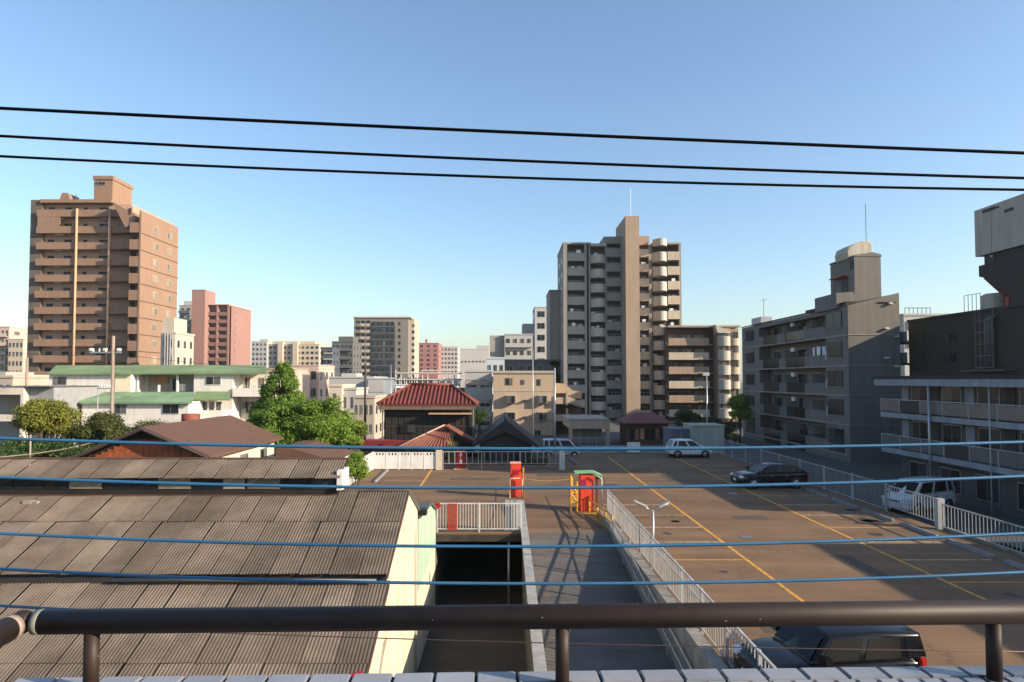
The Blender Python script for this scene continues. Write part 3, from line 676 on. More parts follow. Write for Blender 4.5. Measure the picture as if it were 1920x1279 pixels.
# ------------------------------------------------------------------ vehicles
TYRE = M('tyre', (0.015, 0.015, 0.015), 0.85); RIM = M('rim', (0.4, 0.4, 0.41), 0.35, 0.05, metal=0.8)
CGL = M('car_glass', (0.008, 0.01, 0.012), 0.08, 0, spec=0.15)
TRIM = M('car_trim', (0.012, 0.012, 0.012), 0.6)
HEADL = M('headlight', (0.65, 0.67, 0.7), 0.1, 0.0, spec=0.8); TAILL = M('tail_light', (0.35, 0.01, 0.01), 0.2, 0.0, spec=0.6)
def paint(name, col, rough=0.22):
    m = M(name, col, rough, 0.03, 1, spec=0.5 if col[0] > .1 else .25); b = m.node_tree.nodes['Principled BSDF']; b.inputs['Coat Weight'].default_value = 0.6 if col[0] > .1 else 0.12; b.inputs['Coat Roughness'].default_value = 0.05
    return m
def car(name, label, pt, loc, rz, L, Wd, Ht, belt, hood, A, B, Cc, D, gc=0.2, wr=0.31, wb=None, group=None, rails=False, cat='car'):
    """A,B,Cc,D are the cabin's cowl, roof front, roof rear and tail along x (front at +x)"""
    t = thing(name, label, cat, loc, rz, group)
    hw = Wd / 2; l2 = L / 2; wb = wb or L * 0.6
    st = [(-l2, .80, gc + .22, belt - .16), (-l2 + .04, .92, gc + .10, belt - .06), (-l2 + .22, .98, gc + .02, belt), (-l2 + .7, 1, gc, belt), (0, 1, gc, belt - .02),
          (A - .1, 1, gc, belt - .03), (A + .15, .995, gc, (belt + hood) / 2), (l2 - .55, .985, gc, hood), (l2 - .22, .94, gc + .02, hood - .06), (l2 - .05, .84, gc + .06, hood - .2), (l2, .72, gc + .12, hood - .34)]
    V, Fc = [], []
    for (x, k, zl, zt) in st:
        w_ = hw * k; h_ = zt - zl
        half = [(w_ * .90, zl), (w_ * .985, zl + h_ * .14), (w_, zl + h_ * .42), (w_ * .992, zl + h_ * .70), (w_ * .955, zl + h_ * .93), (w_ * .86, zt), (w_ * .45, zt + .025)]
        ring = [(x, -a, b) for a, b in half] + [(x, a, b) for a, b in reversed(half)]
        V += ring
    n = 14
    for i in range(len(st) - 1):
        for j in range(n): Fc.append((i * n + j, i * n + (j + 1) % n, (i + 1) * n + (j + 1) % n, (i + 1) * n + j))
    Fc.append(tuple(range(n))); Fc.append(tuple(range((len(st) - 1) * n, len(st) * n))[::-1])
    body = mesh('body', V, Fc, pt, t, True)
    bm = bmesh.new(); bm.from_mesh(body.data); bmesh.ops.recalc_face_normals(bm, faces=bm.faces); bm.to_mesh(body.data); bm.free()
    sb = body.modifiers.new('subd', 'SUBSURF'); sb.levels = 2; sb.render_levels = 2
    # cabin
    wbt, wtp, zb = hw * .955, hw * .78, belt - .03
    zA = zb - .02
    def cab(off=0.0):
        return {'A': (A, wbt * .96, zA), 'B': (B, wtp, Ht - .05), 'C': (Cc, wtp, Ht - .05), 'D': (D, wbt * .96, zb)}
    K = cab(); V = []
    for s in (-1, 1):
        for q in 'ABCD': V.append((K[q][0], s * K[q][1], K[q][2]))
    xm = (B + Cc) / 2
    V += [(xm, -wtp, Ht - .01), (xm, wtp, Ht - .01), (B, 0, Ht - .02), (xm, 0, Ht + .02), (Cc, 0, Ht - .02), (A + .05, 0, zA + .02), (D - .03, 0, zb + .02)]
    Fc = [(0, 3, 2, 8, 1), (4, 5, 9, 6, 7), (1, 8, 11, 10), (8, 2, 12, 11), (5, 10, 11, 9), (9, 11, 12, 6), (0, 1, 10, 13), (4, 13, 10, 5), (2, 3, 14, 12), (6, 12, 14, 7), (0, 13, 4, 7, 14, 3)]
    cb = mesh('cabin', V, Fc, pt, t, True)
    bm = bmesh.new(); bm.from_mesh(cb.data); bmesh.ops.recalc_face_normals(bm, faces=bm.faces); bm.to_mesh(cb.data); bm.free()
    bevel(cb, 0.07, 3)
    # glass: side lights, windscreen, rear screen, all a centimetre proud
    def lerp(a, b, u): return tuple(a[i] + (b[i] - a[i]) * u for i in range(3))
    for s in (-1, 1):
        a, b, c, d = [(K[q][0], s * (K[q][1] + .012), K[q][2]) for q in 'ABCD']
        def low(u): return lerp(a, d, u)
        def top(u): return lerp(b, c, u)
        f0, f1 = 0.14, 0.93
        splits = [0.0, 0.40, 0.78, 1.0]
        for q in range(3):
            u0, u1 = splits[q] + (.04 if q else .06), splits[q + 1] - .015 if q < 2 else .93
            P = [lerp(low(u0), top(u0), f0), lerp(low(u1), top(u1), f0), lerp(low(u1), top(u1), .88), lerp(low(u0), top(u0), .88)]
            mesh('side_window', P, [(0, 1, 2, 3) if s > 0 else (3, 2, 1, 0)], CGL, t)
        box('mirror', A - .28, A - .14, s * hw * .99, s * (hw + .17), belt + .02, belt + .17, pt, t)
        for hx in (A - .9, A - 1.75):
            if hx > -l2 + .5: box('door_handle', hx - .09, hx + .09, s * (hw - .008), s * (hw + .022), belt - .2, belt - .165, TRIM if pt.name != 'car_black' else RIM, t)
        for hx in (A - .12, A - 1.08, A - 1.95):
            if hx > -l2 + .3: box('door_gap', hx - .006, hx + .006, s * (hw - .02), s * (hw + .004), gc + .12, belt - .06, TRIM, t)
        box('sill', -wb / 2 + wr + .05, wb / 2 - wr - .05, s * (hw - .06), s * (hw + .004), gc - .03, gc + .08, TRIM, t)
    for (q0, q1, sg, nm) in (('A', 'B', 1, 'windscreen'), ('D', 'C', -1, 'rear_window')):
        a, b = K[q0], K[q1]; o = .015 * sg; u0, u1 = .10, .88
        def pt2(u, s): 
            p = lerp(a, b, u); return (p[0] + o + .012 * sg, s * (p[1] - .09), p[2] + .02)
        mesh(nm, [pt2(u0, -1), pt2(u0, 1), pt2(u1, 1), pt2(u1, -1)], [(0, 1, 2, 3)], CGL, t)
    for sx in (-1, 1):
        for s in (-1, 1):
            wx = sx * wb / 2
            tube('wheel_arch', [(wx, s * (hw - .2), wr), (wx, s * (hw + .006), wr)], wr + .055, TRIM, t, 28)
            wh = tube('wheel', [(wx, s * (hw - .2), wr), (wx, s * (hw + .014), wr)], wr, TYRE, t, 28)
            r_ = tube('rim', [(wx, s * (hw - .1), wr), (wx, s * (hw + .02), wr)], wr * .66, RIM, wh, 20)
            tube('hub', [(wx, s * (hw - .1), wr), (wx, s * (hw + .03), wr)], wr * .18, TRIM, wh, 10)
            for k in range(5):
                an = k * 2 * math.pi / 5
                tube('spoke_gap', [(wx + wr * .42 * math.cos(an), s * (hw + .0), wr + wr * .42 * math.sin(an)), (wx + wr * .42 * math.cos(an), s * (hw + .024), wr + wr * .42 * math.sin(an))], wr * .13, TRIM, wh, 8)
    for s in (-1, 1):
        vb = vbox('headlight', l2 - .34, l2 - .03, s * hw * .52 if s > 0 else -hw * .90, hw * .90 if s > 0 else -hw * .52, hood - .26, hood - .11, HEADL, t, .04)
        vbox('tail_light', -l2 + .01, -l2 + .16, s * hw * .70 if s > 0 else -hw * .955, hw * .955 if s > 0 else -hw * .70, belt - .22, belt + .02, TAILL, t, .03)
    box('grille', l2 - .07, l2 + .005, -hw * .45, hw * .45, hood - .33, hood - .23, TRIM, t)
    box('front_intake', l2 - .12, l2 - .0, -hw * .6, hw * .6, gc + .06, gc + .17, TRIM, t)
    box('number_plate', l2 - .05, l2 + .012, -.165, .165, gc + .2, gc + .36, WHITE, t)
    box('number_plate', -l2 - .01, -l2 + .05, -.165, .165, gc + .35, gc + .5, WHITE, t)
    tube('wiper', [(A + .02, -.4, zA + .05), (A - .08, .1, zA + .1)], .008, TRIM, t, 4)
    if rails:
        for s in (-1, 1): tube('roof_rail', [(B - .05, s * wtp * .9, Ht - .0), (B - .2, s * wtp * .9, Ht + .045), (Cc + .2, s * wtp * .9, Ht + .045), (Cc + .05, s * wtp * .9, Ht - .0)], .015, TRIM, t)
    return t
PW = paint('car_white', (0.62, 0.66, 0.7)); PB = paint('car_black', (0.006, 0.006, 0.008), 0.15); PS = paint('car_silver', (0.6, 0.64, 0.64))
p = G(1296, 859)
car('white_hatchback', 'white compact hatchback parked at the far end of the lot', PW, (p.x, p.y + 0.8, 0.004), R(3), 3.62, 1.6, 1.5, 0.93, 0.88, 1.0, 0.15, -1.35, -1.74, wr=.29, wb=2.3)
p = G(1449, 917)
car('black_hatchback', 'glossy black low hatchback parked by the right mesh fence', PB, (p.x + 0.1, p.y + 0.85, 0.004), R(184), 4.15, 1.7, 1.42, 0.92, 0.86, 1.05, 0.1, -1.3, -1.98, wr=.31, wb=2.55)
car('silver_van', 'silver-white one-box family van parked behind the bar railing', PS, (24.2, 37.6, -1.2), R(205), 4.6, 1.72, 1.85, 1.08, 1.02, 1.62, 0.75, -2.05, -2.24, wr=.33, wb=2.8, cat='van')
car('black_off_roader', 'boxy black off-roader below the handrail at the bottom right', PB, (6.45, 13.1, 0.004), R(186), 3.3, 1.6, 1.52, 1.02, 0.96, 0.72, 0.3, -1.6, -1.69, gc=.26, wr=.33, wb=2.2)
p = G(1052, 862)
car('pale_blue_van', 'pale blue-white kei van parked behind the back railing', paint('car_pale', (0.32, 0.38, 0.45)), (p.x + .3, p.y + 4.0, -0.3), R(0), 3.35, 1.48, 1.62, 1.0, 0.95, 1.3, 0.75, -1.5, -1.63, wr=.27, wb=2.2, cat='van')
# ------------------------------------------------------------------ buildings: shared pieces
GZ = -1.2
def wbox(name, x0, x1, y0, y1, z0, z1, mat, root):
    l = root.location
    return box(name, x0 - l.x, x1 - l.x, y0 - l.y, y1 - l.y, z0 - l.z, z1 - l.z, mat, root)
def wprism(name, pts, d0, d1, axis, mat, root):
    l = root.location
    i, j, k = {'x': (1, 2, 0), 'y': (0, 2, 1), 'z': (0, 1, 2)}[axis]
    return prism(name, [(p[0] - l[i], p[1] - l[j]) for p in pts], d0 - l[k], d1 - l[k], axis, mat, root)
def wtube(name, pts, r, mat, root, seg=8):
    l = root.location
    return tube(name, [Vector(p) - l for p in pts], r, mat, root, seg)
def wwin(root, x0, x1, z0, z1, y, axis='y', s=-1, **kw):
    l = root.location
    if axis == 'y': return window(root, x0 - l.x, x1 - l.x, z0 - l.z, z1 - l.z, y - l.y, 'y', s, **kw)
    return window(root, x0 - l.y, x1 - l.y, z0 - l.z, z1 - l.z, y - l.x, 'x', s, **kw)
_arc = {}
def arc_parapet(root, x0, x1, y, z0, z1, bulge, mat, t=0.14, n=12, name='balcony_front'):
    key = (round(x1 - x0, 3), round(z1 - z0, 3), bulge, mat.name)
    if key not in _arc:
        wd, h = x1 - x0, z1 - z0; V, Fc = [], []
        for i in range(n + 1):
            u = i / n; b = bulge * (1 - abs(2 * u - 1) ** 2.4)
            for (q, zz) in ((0, 0), (0, h), (t, h), (t, 0)): V.append((u * wd, -b + q, zz))
        for i in range(n):
            for j in range(4): Fc.append((i * 4 + j, i * 4 + 4 + j, i * 4 + 4 + (j + 1) % 4, i * 4 + (j + 1) % 4))
        # floor of the bay
        b = len(V); V += [(0, t, 0.02)] + [(i / n * wd, -bulge * (1 - abs(2 * i / n - 1) ** 2.4) + t * .5, 0.02) for i in range(n + 1)] + [(wd, t, 0.02)]
        Fc.append(tuple(range(b, len(V))))
        me = bpy.data.meshes.new(name); me.from_pydata(V, [], Fc); me.materials.append(mat); _arc[key] = me
    o = bpy.data.objects.new(name, _arc[key]); link(o, root); l = root.location
    o.location = (x0 - l.x, y - l.y, z0 - l.z); return o
def balc_col(root, x0, x1, Yf, dp, tops, ph, mat, glass=None, panes=2, slab=None, bulge=0.0, wall=None, gap_top=2.1, stuffed=0.0, side=True, inset=0.1):
    """a column of balconies; tops are world heights of the parapet tops, ph the parapet height"""
    slab = slab or mat; glass = glass or GLASS
    for q, zt in enumerate(tops):
        z0 = zt - ph
        if bulge: arc_parapet(root, x0, x1, Yf, z0, zt, bulge, mat)
        else:
            wbox('balcony_front', x0, x1, Yf, Yf + 0.14, z0, zt, mat, root)
        wbox('balcony_slab', x0, x1, Yf + 0.141, Yf + dp, z0 + 0.02, z0 + 0.16, slab, root)
        if wall is not None:
            wa = x0 + (x1 - x0) * inset; wb_ = x1 - (x1 - x0) * inset
            wwin(root, wa, wb_, z0 + 0.2, z0 + gap_top, Yf + dp, glass=glass, panes=panes, frame=wall)
        if wall is not None and random.random() < .45 and x1 - x0 > 2:
            u = random.choice((x0 + .2, x1 - 1.0)); wbox('air_conditioner', u, u + .8, Yf + dp - .5, Yf + dp - .2, zt - .1, zt + .45, WHITE, root)
        if random.random() < stuffed + .15:
            u = random.uniform(x0 + .4, x1 - 1.2); wbox('laundry', u, u + random.uniform(.5, .9), Yf + .5, Yf + .53, zt - 0.1, zt + random.uniform(.3, .7), WHITE, root)
def rowsz(y0, n, dpx, Y): return [Z(y0 + dpx * i, Y) for i in range(n)]

# ------------------------------------------------------------------ grey apartment house on the right
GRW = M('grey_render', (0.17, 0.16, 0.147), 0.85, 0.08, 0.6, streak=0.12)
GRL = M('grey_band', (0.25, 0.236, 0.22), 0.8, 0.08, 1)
DGL = M('dark_glass_panel', (0.018, 0.02, 0.023), 0.15, 0.1, 2, spec=0.5)
Yc = 59.0; Xg = X(1592, Yc)
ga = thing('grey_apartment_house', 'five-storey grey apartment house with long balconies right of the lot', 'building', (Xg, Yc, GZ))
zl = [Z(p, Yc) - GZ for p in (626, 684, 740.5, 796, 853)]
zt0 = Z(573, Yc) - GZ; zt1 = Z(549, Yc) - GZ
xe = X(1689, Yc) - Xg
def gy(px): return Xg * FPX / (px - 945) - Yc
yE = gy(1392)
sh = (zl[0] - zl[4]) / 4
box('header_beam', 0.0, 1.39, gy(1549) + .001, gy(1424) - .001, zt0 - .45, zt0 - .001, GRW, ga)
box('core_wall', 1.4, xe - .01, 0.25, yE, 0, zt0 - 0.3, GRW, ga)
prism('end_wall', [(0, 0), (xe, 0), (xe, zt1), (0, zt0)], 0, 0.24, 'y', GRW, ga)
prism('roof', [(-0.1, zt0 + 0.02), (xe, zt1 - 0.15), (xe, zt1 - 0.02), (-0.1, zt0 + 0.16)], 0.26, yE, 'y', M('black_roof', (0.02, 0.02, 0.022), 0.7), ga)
ya_, yb_ = gy(1549), gy(1424)
for j in range(6):
    zf = zt0 - 0.35 - (j) * sh if False else (zl[j] if j < 5 else 0)
    zc = (zl[j - 1] if j else zt0)
    for (p0, p1) in ((0.241, ya_), (yb_, yE)):
        box('wall', 0, 1.399, p0, p1, zf + 0.001, zc, GRW, ga)
    box('floor_band', -0.05, 1.39, 0.25, yE, zf - 0.16, zf, GRL, ga) if j < 5 else None
    box('floor_band', -0.045, xe - 0.01, -0.05, -0.001, zf - 0.12, zf - 0.02, GRL, ga) if j < 4 else None
    window(ga, gy(1582) + 0.15, gy(1552), zf + 0.75, zf + 2.25, 0, 'x', -1, glass=GLASSD, frame=BLACK, panes=2)
    box('window_sill', -0.1, 0, gy(1582) + 0.1, gy(1552) + 0.1, zf + 0.66, zf + 0.74, GRL, ga)
    window(ga, gy(1414), gy(1399), zf + 0.75, zf + 2.1, 0, 'x', -1, glass=GLASSD, frame=BLACK, panes=2)
    # balcony fronts, solid and dark glass by turns
    seg = [(1549, 1507, 1), (1507, 1473, 0), (1473, 1458, 1), (1458, 1432, 0), (1432, 1424, 1)] if j == 0 else [(1549, 1508, 1), (1508, 1474, 0), (1474, 1461, 1), (1461, 1431, 0), (1431, 1424, 1)]
    for a, b, kk in seg:
        if kk: box('balcony_front', 0.0, 0.14, gy(a), gy(b), zf + 0.001, zf + 1.05, GRW, ga)
        else:
            box('glass_front', 0.05, 0.09, gy(a) + .05, gy(b) - .05, zf + 0.08, zf + 1.05, DGL, ga)
            box('balcony_rail', 0.03, 0.11, gy(a), gy(b), zf + 1.05, zf + 1.1, BLACK, ga)
    for q in range(5):
        u = ya_ + 0.5 + q * (yb_ - ya_ - 0.5) / 5
        window(ga, u, u + 2.0, zf + 0.15, zf + 2.1, 1.4, 'x', -1, glass=GLASS if q == 2 else GLASSD, frame=STEEL, panes=2)
    for q in (1, 3):
        u = ya_ + 0.5 + q * (yb_ - ya_ - 0.5) / 5 - 0.35
        box('partition', 0.15, 1.38, u, u + 0.06, zf + 0.01, zf + 2.0, GRL, ga)
    if j in (0, 1, 2, 3):
        u = gy(1480); box('air_conditioner', 0.5, 0.8, u, u + 0.75, zf + 1.75, zf + 2.2, WHITE, ga)
        box('drain_pipe', -0.08, -0.0, ya_ - 0.18, ya_ - 0.1, zf + 0.6, zf + 1.5, WHITE, ga) if j else None
for k in range(3):
    u = gy(1545) + 0.2 + k * 1.1; box('laundry', 0.3, 0.33, u, u + 0.75, zl[1] + 1.1, zl[1] + 1.95, M('laundry', (0.5, 0.55, 0.75), 0.9, 0.2, 6) if k == 0 else WHITE, ga)
for (px, py) in ((1661, 616), (1680, 631), (1662, 671), (1680, 687), (1668, 569)):
    q = W(px, py, Yc); u = q.x - Xg; v = q.z - GZ
    vbox('wall_lamp', u - .22, u + .18, -0.3, -0.002, v - .09, v + .07, WHITE, ga, .04)
box('bracket', X(1650, Yc) - Xg, X(1682, Yc) - Xg, -0.12, -0.002, Z(569, Yc) - GZ + .08, Z(569, Yc) - GZ + .14, BLACK, ga)
# lift tower, tank and mast on its roof
Yt = 62.5
lt = box('lift_tower', X(1606, Yt) - Xg, X(1656, Yt) - Xg, Yt - Yc, Yt - Yc + 4.6, zt0, Z(481, Yt) - GZ, GRW, ga)
prism('tower_cap', [(X(1604, Yt) - Xg, Z(481, Yt) - GZ + .002), (X(1658, Yt) - Xg, Z(481, Yt) - GZ + .002), (X(1656, Yt) - Xg, Z(477, Yt) - GZ), (X(1640, Yt) - Xg, Z(473, Yt) - GZ), (X(1606, Yt) - Xg, Z(478, Yt) - GZ)], Yt - Yc - .05, Yt - Yc + 4.7, 'y', GRW, ga)
box('tower_opening', X(1606, Yt) - Xg - 0.04, X(1606, Yt) - Xg - 0.002, Yt - Yc + 1.2, Yt - Yc + 2.4, zt0 + 2.0, zt0 + 3.4, BLACK, ga)
box('tower_opening', X(1606, Yt) - Xg - 0.04, X(1606, Yt) - Xg - 0.002, Yt - Yc + 0.1, Yt - Yc + .8, zt0 + 4.1, zt0 + 5.0, BLACK, ga)
box('canopy', X(1606, Yt) - Xg - 0.7, X(1606, Yt) - Xg - .001, Yt - Yc + 1.0, Yt - Yc + 3.6, zt0 + 3.45, zt0 + 3.55, RED, ga)
prism('stair_house', [(X(1549, Yt) - Xg, zt0 - 0.1), (X(1606, Yt) - Xg - .71, zt0 - .1), (X(1594, Yt) - Xg, zt0 + .2), (X(1580, Yt) - Xg, zt0 + 1.45), (X(1549, Yt) - Xg, zt0 + 1.35)], Yt - Yc - 2.2, Yt - Yc + 2, 'y', GRW, ga)
TANK = M('tank_cream', (0.44, 0.4, 0.32), 0.6, 0.08, 2, streak=0.2)
q_ = lambda px, py: (X(px, 64.5) - Xg, Z(py, 64.5) - GZ)
tk = bevel(prism('water_tank', [q_(1581, 490), q_(1579, 478), q_(1582, 468), q_(1594, 462), q_(1608, 457), q_(1621, 456), q_(1627, 461), q_(1628, 490)], 4.2, 6.6, 'y', TANK, ga), .12, 3)
for k in (): box('tank_rib', q_(1590 + k * 9, 0)[0], q_(1590 + k * 9, 0)[0] + .06, 4.15, 4.199, q_(0, 488)[1], q_(0, 465 - k)[1], GRL, ga)
for k in ():
    f_ = k / 4; cx_ = X(1588, 65) - Xg + f_ * 1.7; tube('tank_hoop', [(cx_, 5.9 - f_ * .85, Z(478, 65) - GZ + .52 + f_ * .1), (cx_ + .05, 5.88 - f_ * .85, Z(478, 65) - GZ + .52 + f_ * .1)], 1.16, TANK, ga, 20)
tube('mast', [(X(1624, 65) - Xg, 5.5, Z(478, 65) - GZ), (X(1624, 65) - Xg, 5.5, Z(385, 65) - GZ)], 0.03, BLACK, ga, 6)
tube('aerial', [(X(1434, 80) - Xg, 21, zt0), (X(1434, 80) - Xg, 21, zt0 + 3.4)], 0.05, STEEL, ga, 6); tube('aerial', [(X(1434, 80) - Xg - .5, 21, zt0 + 3.0), (X(1434, 80) - Xg + .5, 21, zt0 + 3.2)], 0.03, STEEL, ga, 6)
box('roof_unit', .2, 1.6, 20.5, 23.5, zt0 + .1, zt0 + 1.0, STEEL, ga)
box('roof_step', 0.0, 1.5, 0.3, gy(1512), zt0 + 0.1, zt0 + 0.42, M('black_roof', (0.02, 0.02, 0.022), 0.7), ga)

# ------------------------------------------------------------------ dark building and tall block at the right edge
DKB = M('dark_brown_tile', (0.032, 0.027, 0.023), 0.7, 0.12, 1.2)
CRB = M('cream_block', (0.42, 0.38, 0.32), 0.8, 0.08, 0.8, streak=0.12)
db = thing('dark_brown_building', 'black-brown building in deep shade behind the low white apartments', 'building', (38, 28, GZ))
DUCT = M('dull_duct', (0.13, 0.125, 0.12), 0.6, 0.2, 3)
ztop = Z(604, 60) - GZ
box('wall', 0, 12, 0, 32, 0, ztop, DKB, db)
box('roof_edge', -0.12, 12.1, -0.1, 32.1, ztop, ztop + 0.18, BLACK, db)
def dy(px): return 38 * FPX / (px - 945) - 28
for py in (632, 672):
    window(db, dy(1793), dy(1770), Z(py + 7, 54) - GZ, Z(py - 7, 54) - GZ, 0, 'x', -1, glass=GLASS, frame=BLACK)
    window(db, dy(1734), dy(1726), Z(py + 6, 57) - GZ, Z(py - 9, 57) - GZ, 0, 'x', -1, glass=GLASS, frame=BLACK, panes=1)
    box('balcony_front', -1.1, -0.98, dy(1722), 31.9, Z(py + 8, 58) - GZ, Z(py - 12, 58) - GZ, M('blue_grey_panel', (0.15, 0.165, 0.19), 0.6), db)
    box('balcony_slab', -1.1, -0.01, dy(1722), 31.9, Z(py + 9, 58) - GZ - .15, Z(py + 8, 58) - GZ - .005, DKB, db)
# pipes in a steel frame on its wall
for px in (1842, 1851, 1876): tube('frame_post', [(-0.5, dy(px), Z(692, 50) - GZ), (-0.5, dy(px), ztop + .1)], 0.04, DUCT, db, 6)
for px, r_ in ((1858, .14), (1863, .1), (1868, .08)): tube('duct', [(-0.3, dy(px), Z(690, 50) - GZ), (-0.3, dy(px), Z(600, 50) - GZ), (-0.1, dy(px) - .3, Z(594, 50) - GZ)], r_, DUCT, db, 10)
for k in range(5): box('frame_rung', -0.54, -0.46, dy(1876), dy(1842), Z(690 - k * 22, 50) - GZ, Z(690 - k * 22, 50) - GZ + .06, DUCT, db)
box('frame_ledge', -0.9, -.01, dy(1905), dy(1822), Z(693, 50) - GZ - .12, Z(693, 50) - GZ - .04, DUCT, db)
tw = MB().tube([(1.6, dy(1852) + 1, ztop + .18), (1.6, dy(1852) + 1, ztop + 1.35), (1.6, dy(1852) + 1, ztop + 1.5)], [1.05, 1.05, .8], 24).build('water_tank', TANK, db, False)
for k in range(5): tube('roof_rail', [(-0.02, dy(1842) + k * .45, ztop + .18), (-0.02, dy(1842) + k * .45, ztop + 1.5)], .025, BARG, db, 5)
tube('roof_rail', [(-0.02, dy(1842), ztop + 1.5), (-0.02, dy(1842) + 1.8, ztop + 1.5)], .025, BARG, db, 5)
tb = thing('tall_corner_block', 'tall black block with an overhanging cream top storey cut by the right edge', 'building', (38.4, 36, GZ))
def ty(px): return 38.4 * FPX / (px - 945) - 36
def tz(py, px): return Z(py, 38.4 * FPX / (px - 945)) - GZ
prism('shaft', [(0, ztop - .5), (ty(1896), ztop - .5), (ty(1896), tz(556, 1896)), (ty(1886), tz(553, 1886)), (ty(1850), tz(521, 1850)), (ty(1840), tz(519, 1840)), (ty(1840), tz(499, 1840)), (ty(1851), tz(496, 1851)), (ty(1851), tz(480, 1851)), (0, tz(480, 1851))], 0.0, 9, 'x', DKB, tb)
prism('red_trim', [(ty(1896), tz(585, 1896)), (ty(1890), tz(585, 1890)), (ty(1890), tz(556, 1890)), (ty(1896), tz(556, 1896))], -0.06, .3, 'x', RED, tb)
prism('red_trim', [(ty(1886) + .06, tz(553, 1886)), (ty(1850) + .06, tz(521, 1850)), (ty(1850) + .02, tz(523, 1850)), (ty(1886) + .02, tz(556, 1886))], -0.03, .5, 'x', RED, tb)
zb_ = tz(474, 1873) + .02
box('cream_storey', -0.25, 9.2, -6, ty(1840), zb_, tz(396, 1840), CRB, tb)
box('joint', -0.258, -.25, ty(1872), ty(1871), zb_, tz(396, 1840), GRW, tb)
box('vent_slot', -0.3, -0.252, ty(1881), ty(1856), tz(396, 1868), tz(391, 1868), BLACK, tb)
box('vent_slot', -0.3, -0.252, ty(1915), ty(1898), tz(396, 1907), tz(391, 1907), BLACK, tb)
tube('wall_pipe', [(-0.3, ty(1888), tz(388, 1888)), (-0.3, ty(1870), tz(392, 1870))], .06, BLACK, tb, 6)
box('dark_opening', -0.05, -.002, ty(1872), ty(1856), tz(494, 1864), tz(482, 1864), BLACK, tb)
box('small_lamp', -0.1, -.052, ty(1868), ty(1864), tz(481.5, 1866), tz(479, 1866), WHITE, tb)
# ------------------------------------------------------------------ low white apartments on the right
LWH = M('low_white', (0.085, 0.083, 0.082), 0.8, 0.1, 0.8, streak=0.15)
FAS = M('blue_grey_fascia', (0.24, 0.27, 0.31), 0.6, 0.1, 1.5, streak=0.2)
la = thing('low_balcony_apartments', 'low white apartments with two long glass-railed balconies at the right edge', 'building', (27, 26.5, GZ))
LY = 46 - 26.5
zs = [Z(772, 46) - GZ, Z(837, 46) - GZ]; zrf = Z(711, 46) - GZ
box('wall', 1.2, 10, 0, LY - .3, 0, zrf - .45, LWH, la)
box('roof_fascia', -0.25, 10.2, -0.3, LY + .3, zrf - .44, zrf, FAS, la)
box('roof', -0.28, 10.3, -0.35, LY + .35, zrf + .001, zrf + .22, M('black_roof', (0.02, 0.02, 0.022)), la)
PANL = M('railing_glass', (0.1, 0.11, 0.115), 0.25, 0.1, 1, spec=0.5)
DKP = M('dark_panel', (0.03, 0.027, 0.025), 0.6)
for q, zf in enumerate(zs):
    box('balcony_slab', 0.0, 1.19, 0, LY, zf - .34, zf, FAS, la)
    k = 0; n = 9; s_ = LY / n
    for k in range(n):
        box('railing_panel', .03, .06, k * s_ + .05, (k + 1) * s_ - .05, zf + .1, zf + .86, DKP if (k + 2 * q) % 5 == 2 else PANL, la)
        box('railing_post', .01, .07, k * s_ - .03, k * s_ + .03, zf, zf + .9, BARG, la)
    box('railing_post', .01, .07, LY - .06, LY, zf, zf + .9, BARG, la)
    box('top_rail', 0, .08, 0, LY, zf + .9, zf + .95, BARG, la); box('end_rail', 0.08, 1.19, LY - .06, LY, zf + .9, zf + .95, BARG, la)
    box('railing_panel', .1, 1.15, LY - .05, LY - .02, zf + .08, zf + .88, PANL, la)
    for k in range(6):
        u = 0.6 + k * 3.1
        window(la, u, u + 1.7, zf + .06, zf + 1.95, 1.2, 'x', -1, glass=GLASS if k % 3 == 1 else GLASSD, frame=STEEL)
        box('door', 1.14, 1.199, u + 2.0, u + 2.75, zf + .02, zf + 1.95, FAS if k % 2 else DKP, la)
        if k % 2: box('air_conditioner', .7, 1.0, u + 1.9, u + 2.6, zf + .02, zf + .6, WHITE, la)
for k in range(6): window(la, 0.8 + k * 3.1, 2.6 + k * 3.1, .5, 2.0, 1.2, 'x', -1, glass=GLASSD, frame=STEEL)
for px, mt in ((1740, STEEL), (1853, BARG)):
    Yp = 26.85 * FPX / (px - 945) - 26.5
    tube('down_pipe', [(-.15, Yp, 0), (-.15, Yp, zrf - .3)], .07 if px == 1740 else .04, mt, la, 10)
# the neighbour outside the frame whose shadow falls across the near stalls
nb = thing('shade_casting_house', 'flat-roofed house outside the right edge shading the near stalls, with an added tower shading the handrail', 'building', (27, -10, GZ))
box('shade_tower', .5, 4, 1.57, 2.7, 7.81, 20.5, LWH, nb); box('wall', 0, 11, 0, 29.3, 0, 7.6, LWH, nb); box('roof', -.2, 11.2, -.2, 29.5, 7.601, 7.8, FAS, nb)  # narrow unseen tower added to shade the right end of the handrail
for j in range(2):
    for k in range(6): window(nb, 2 + k * 4.5, 4 + k * 4.5, 1.2 + j * 3, 3 + j * 3, 0, 'x', -1)

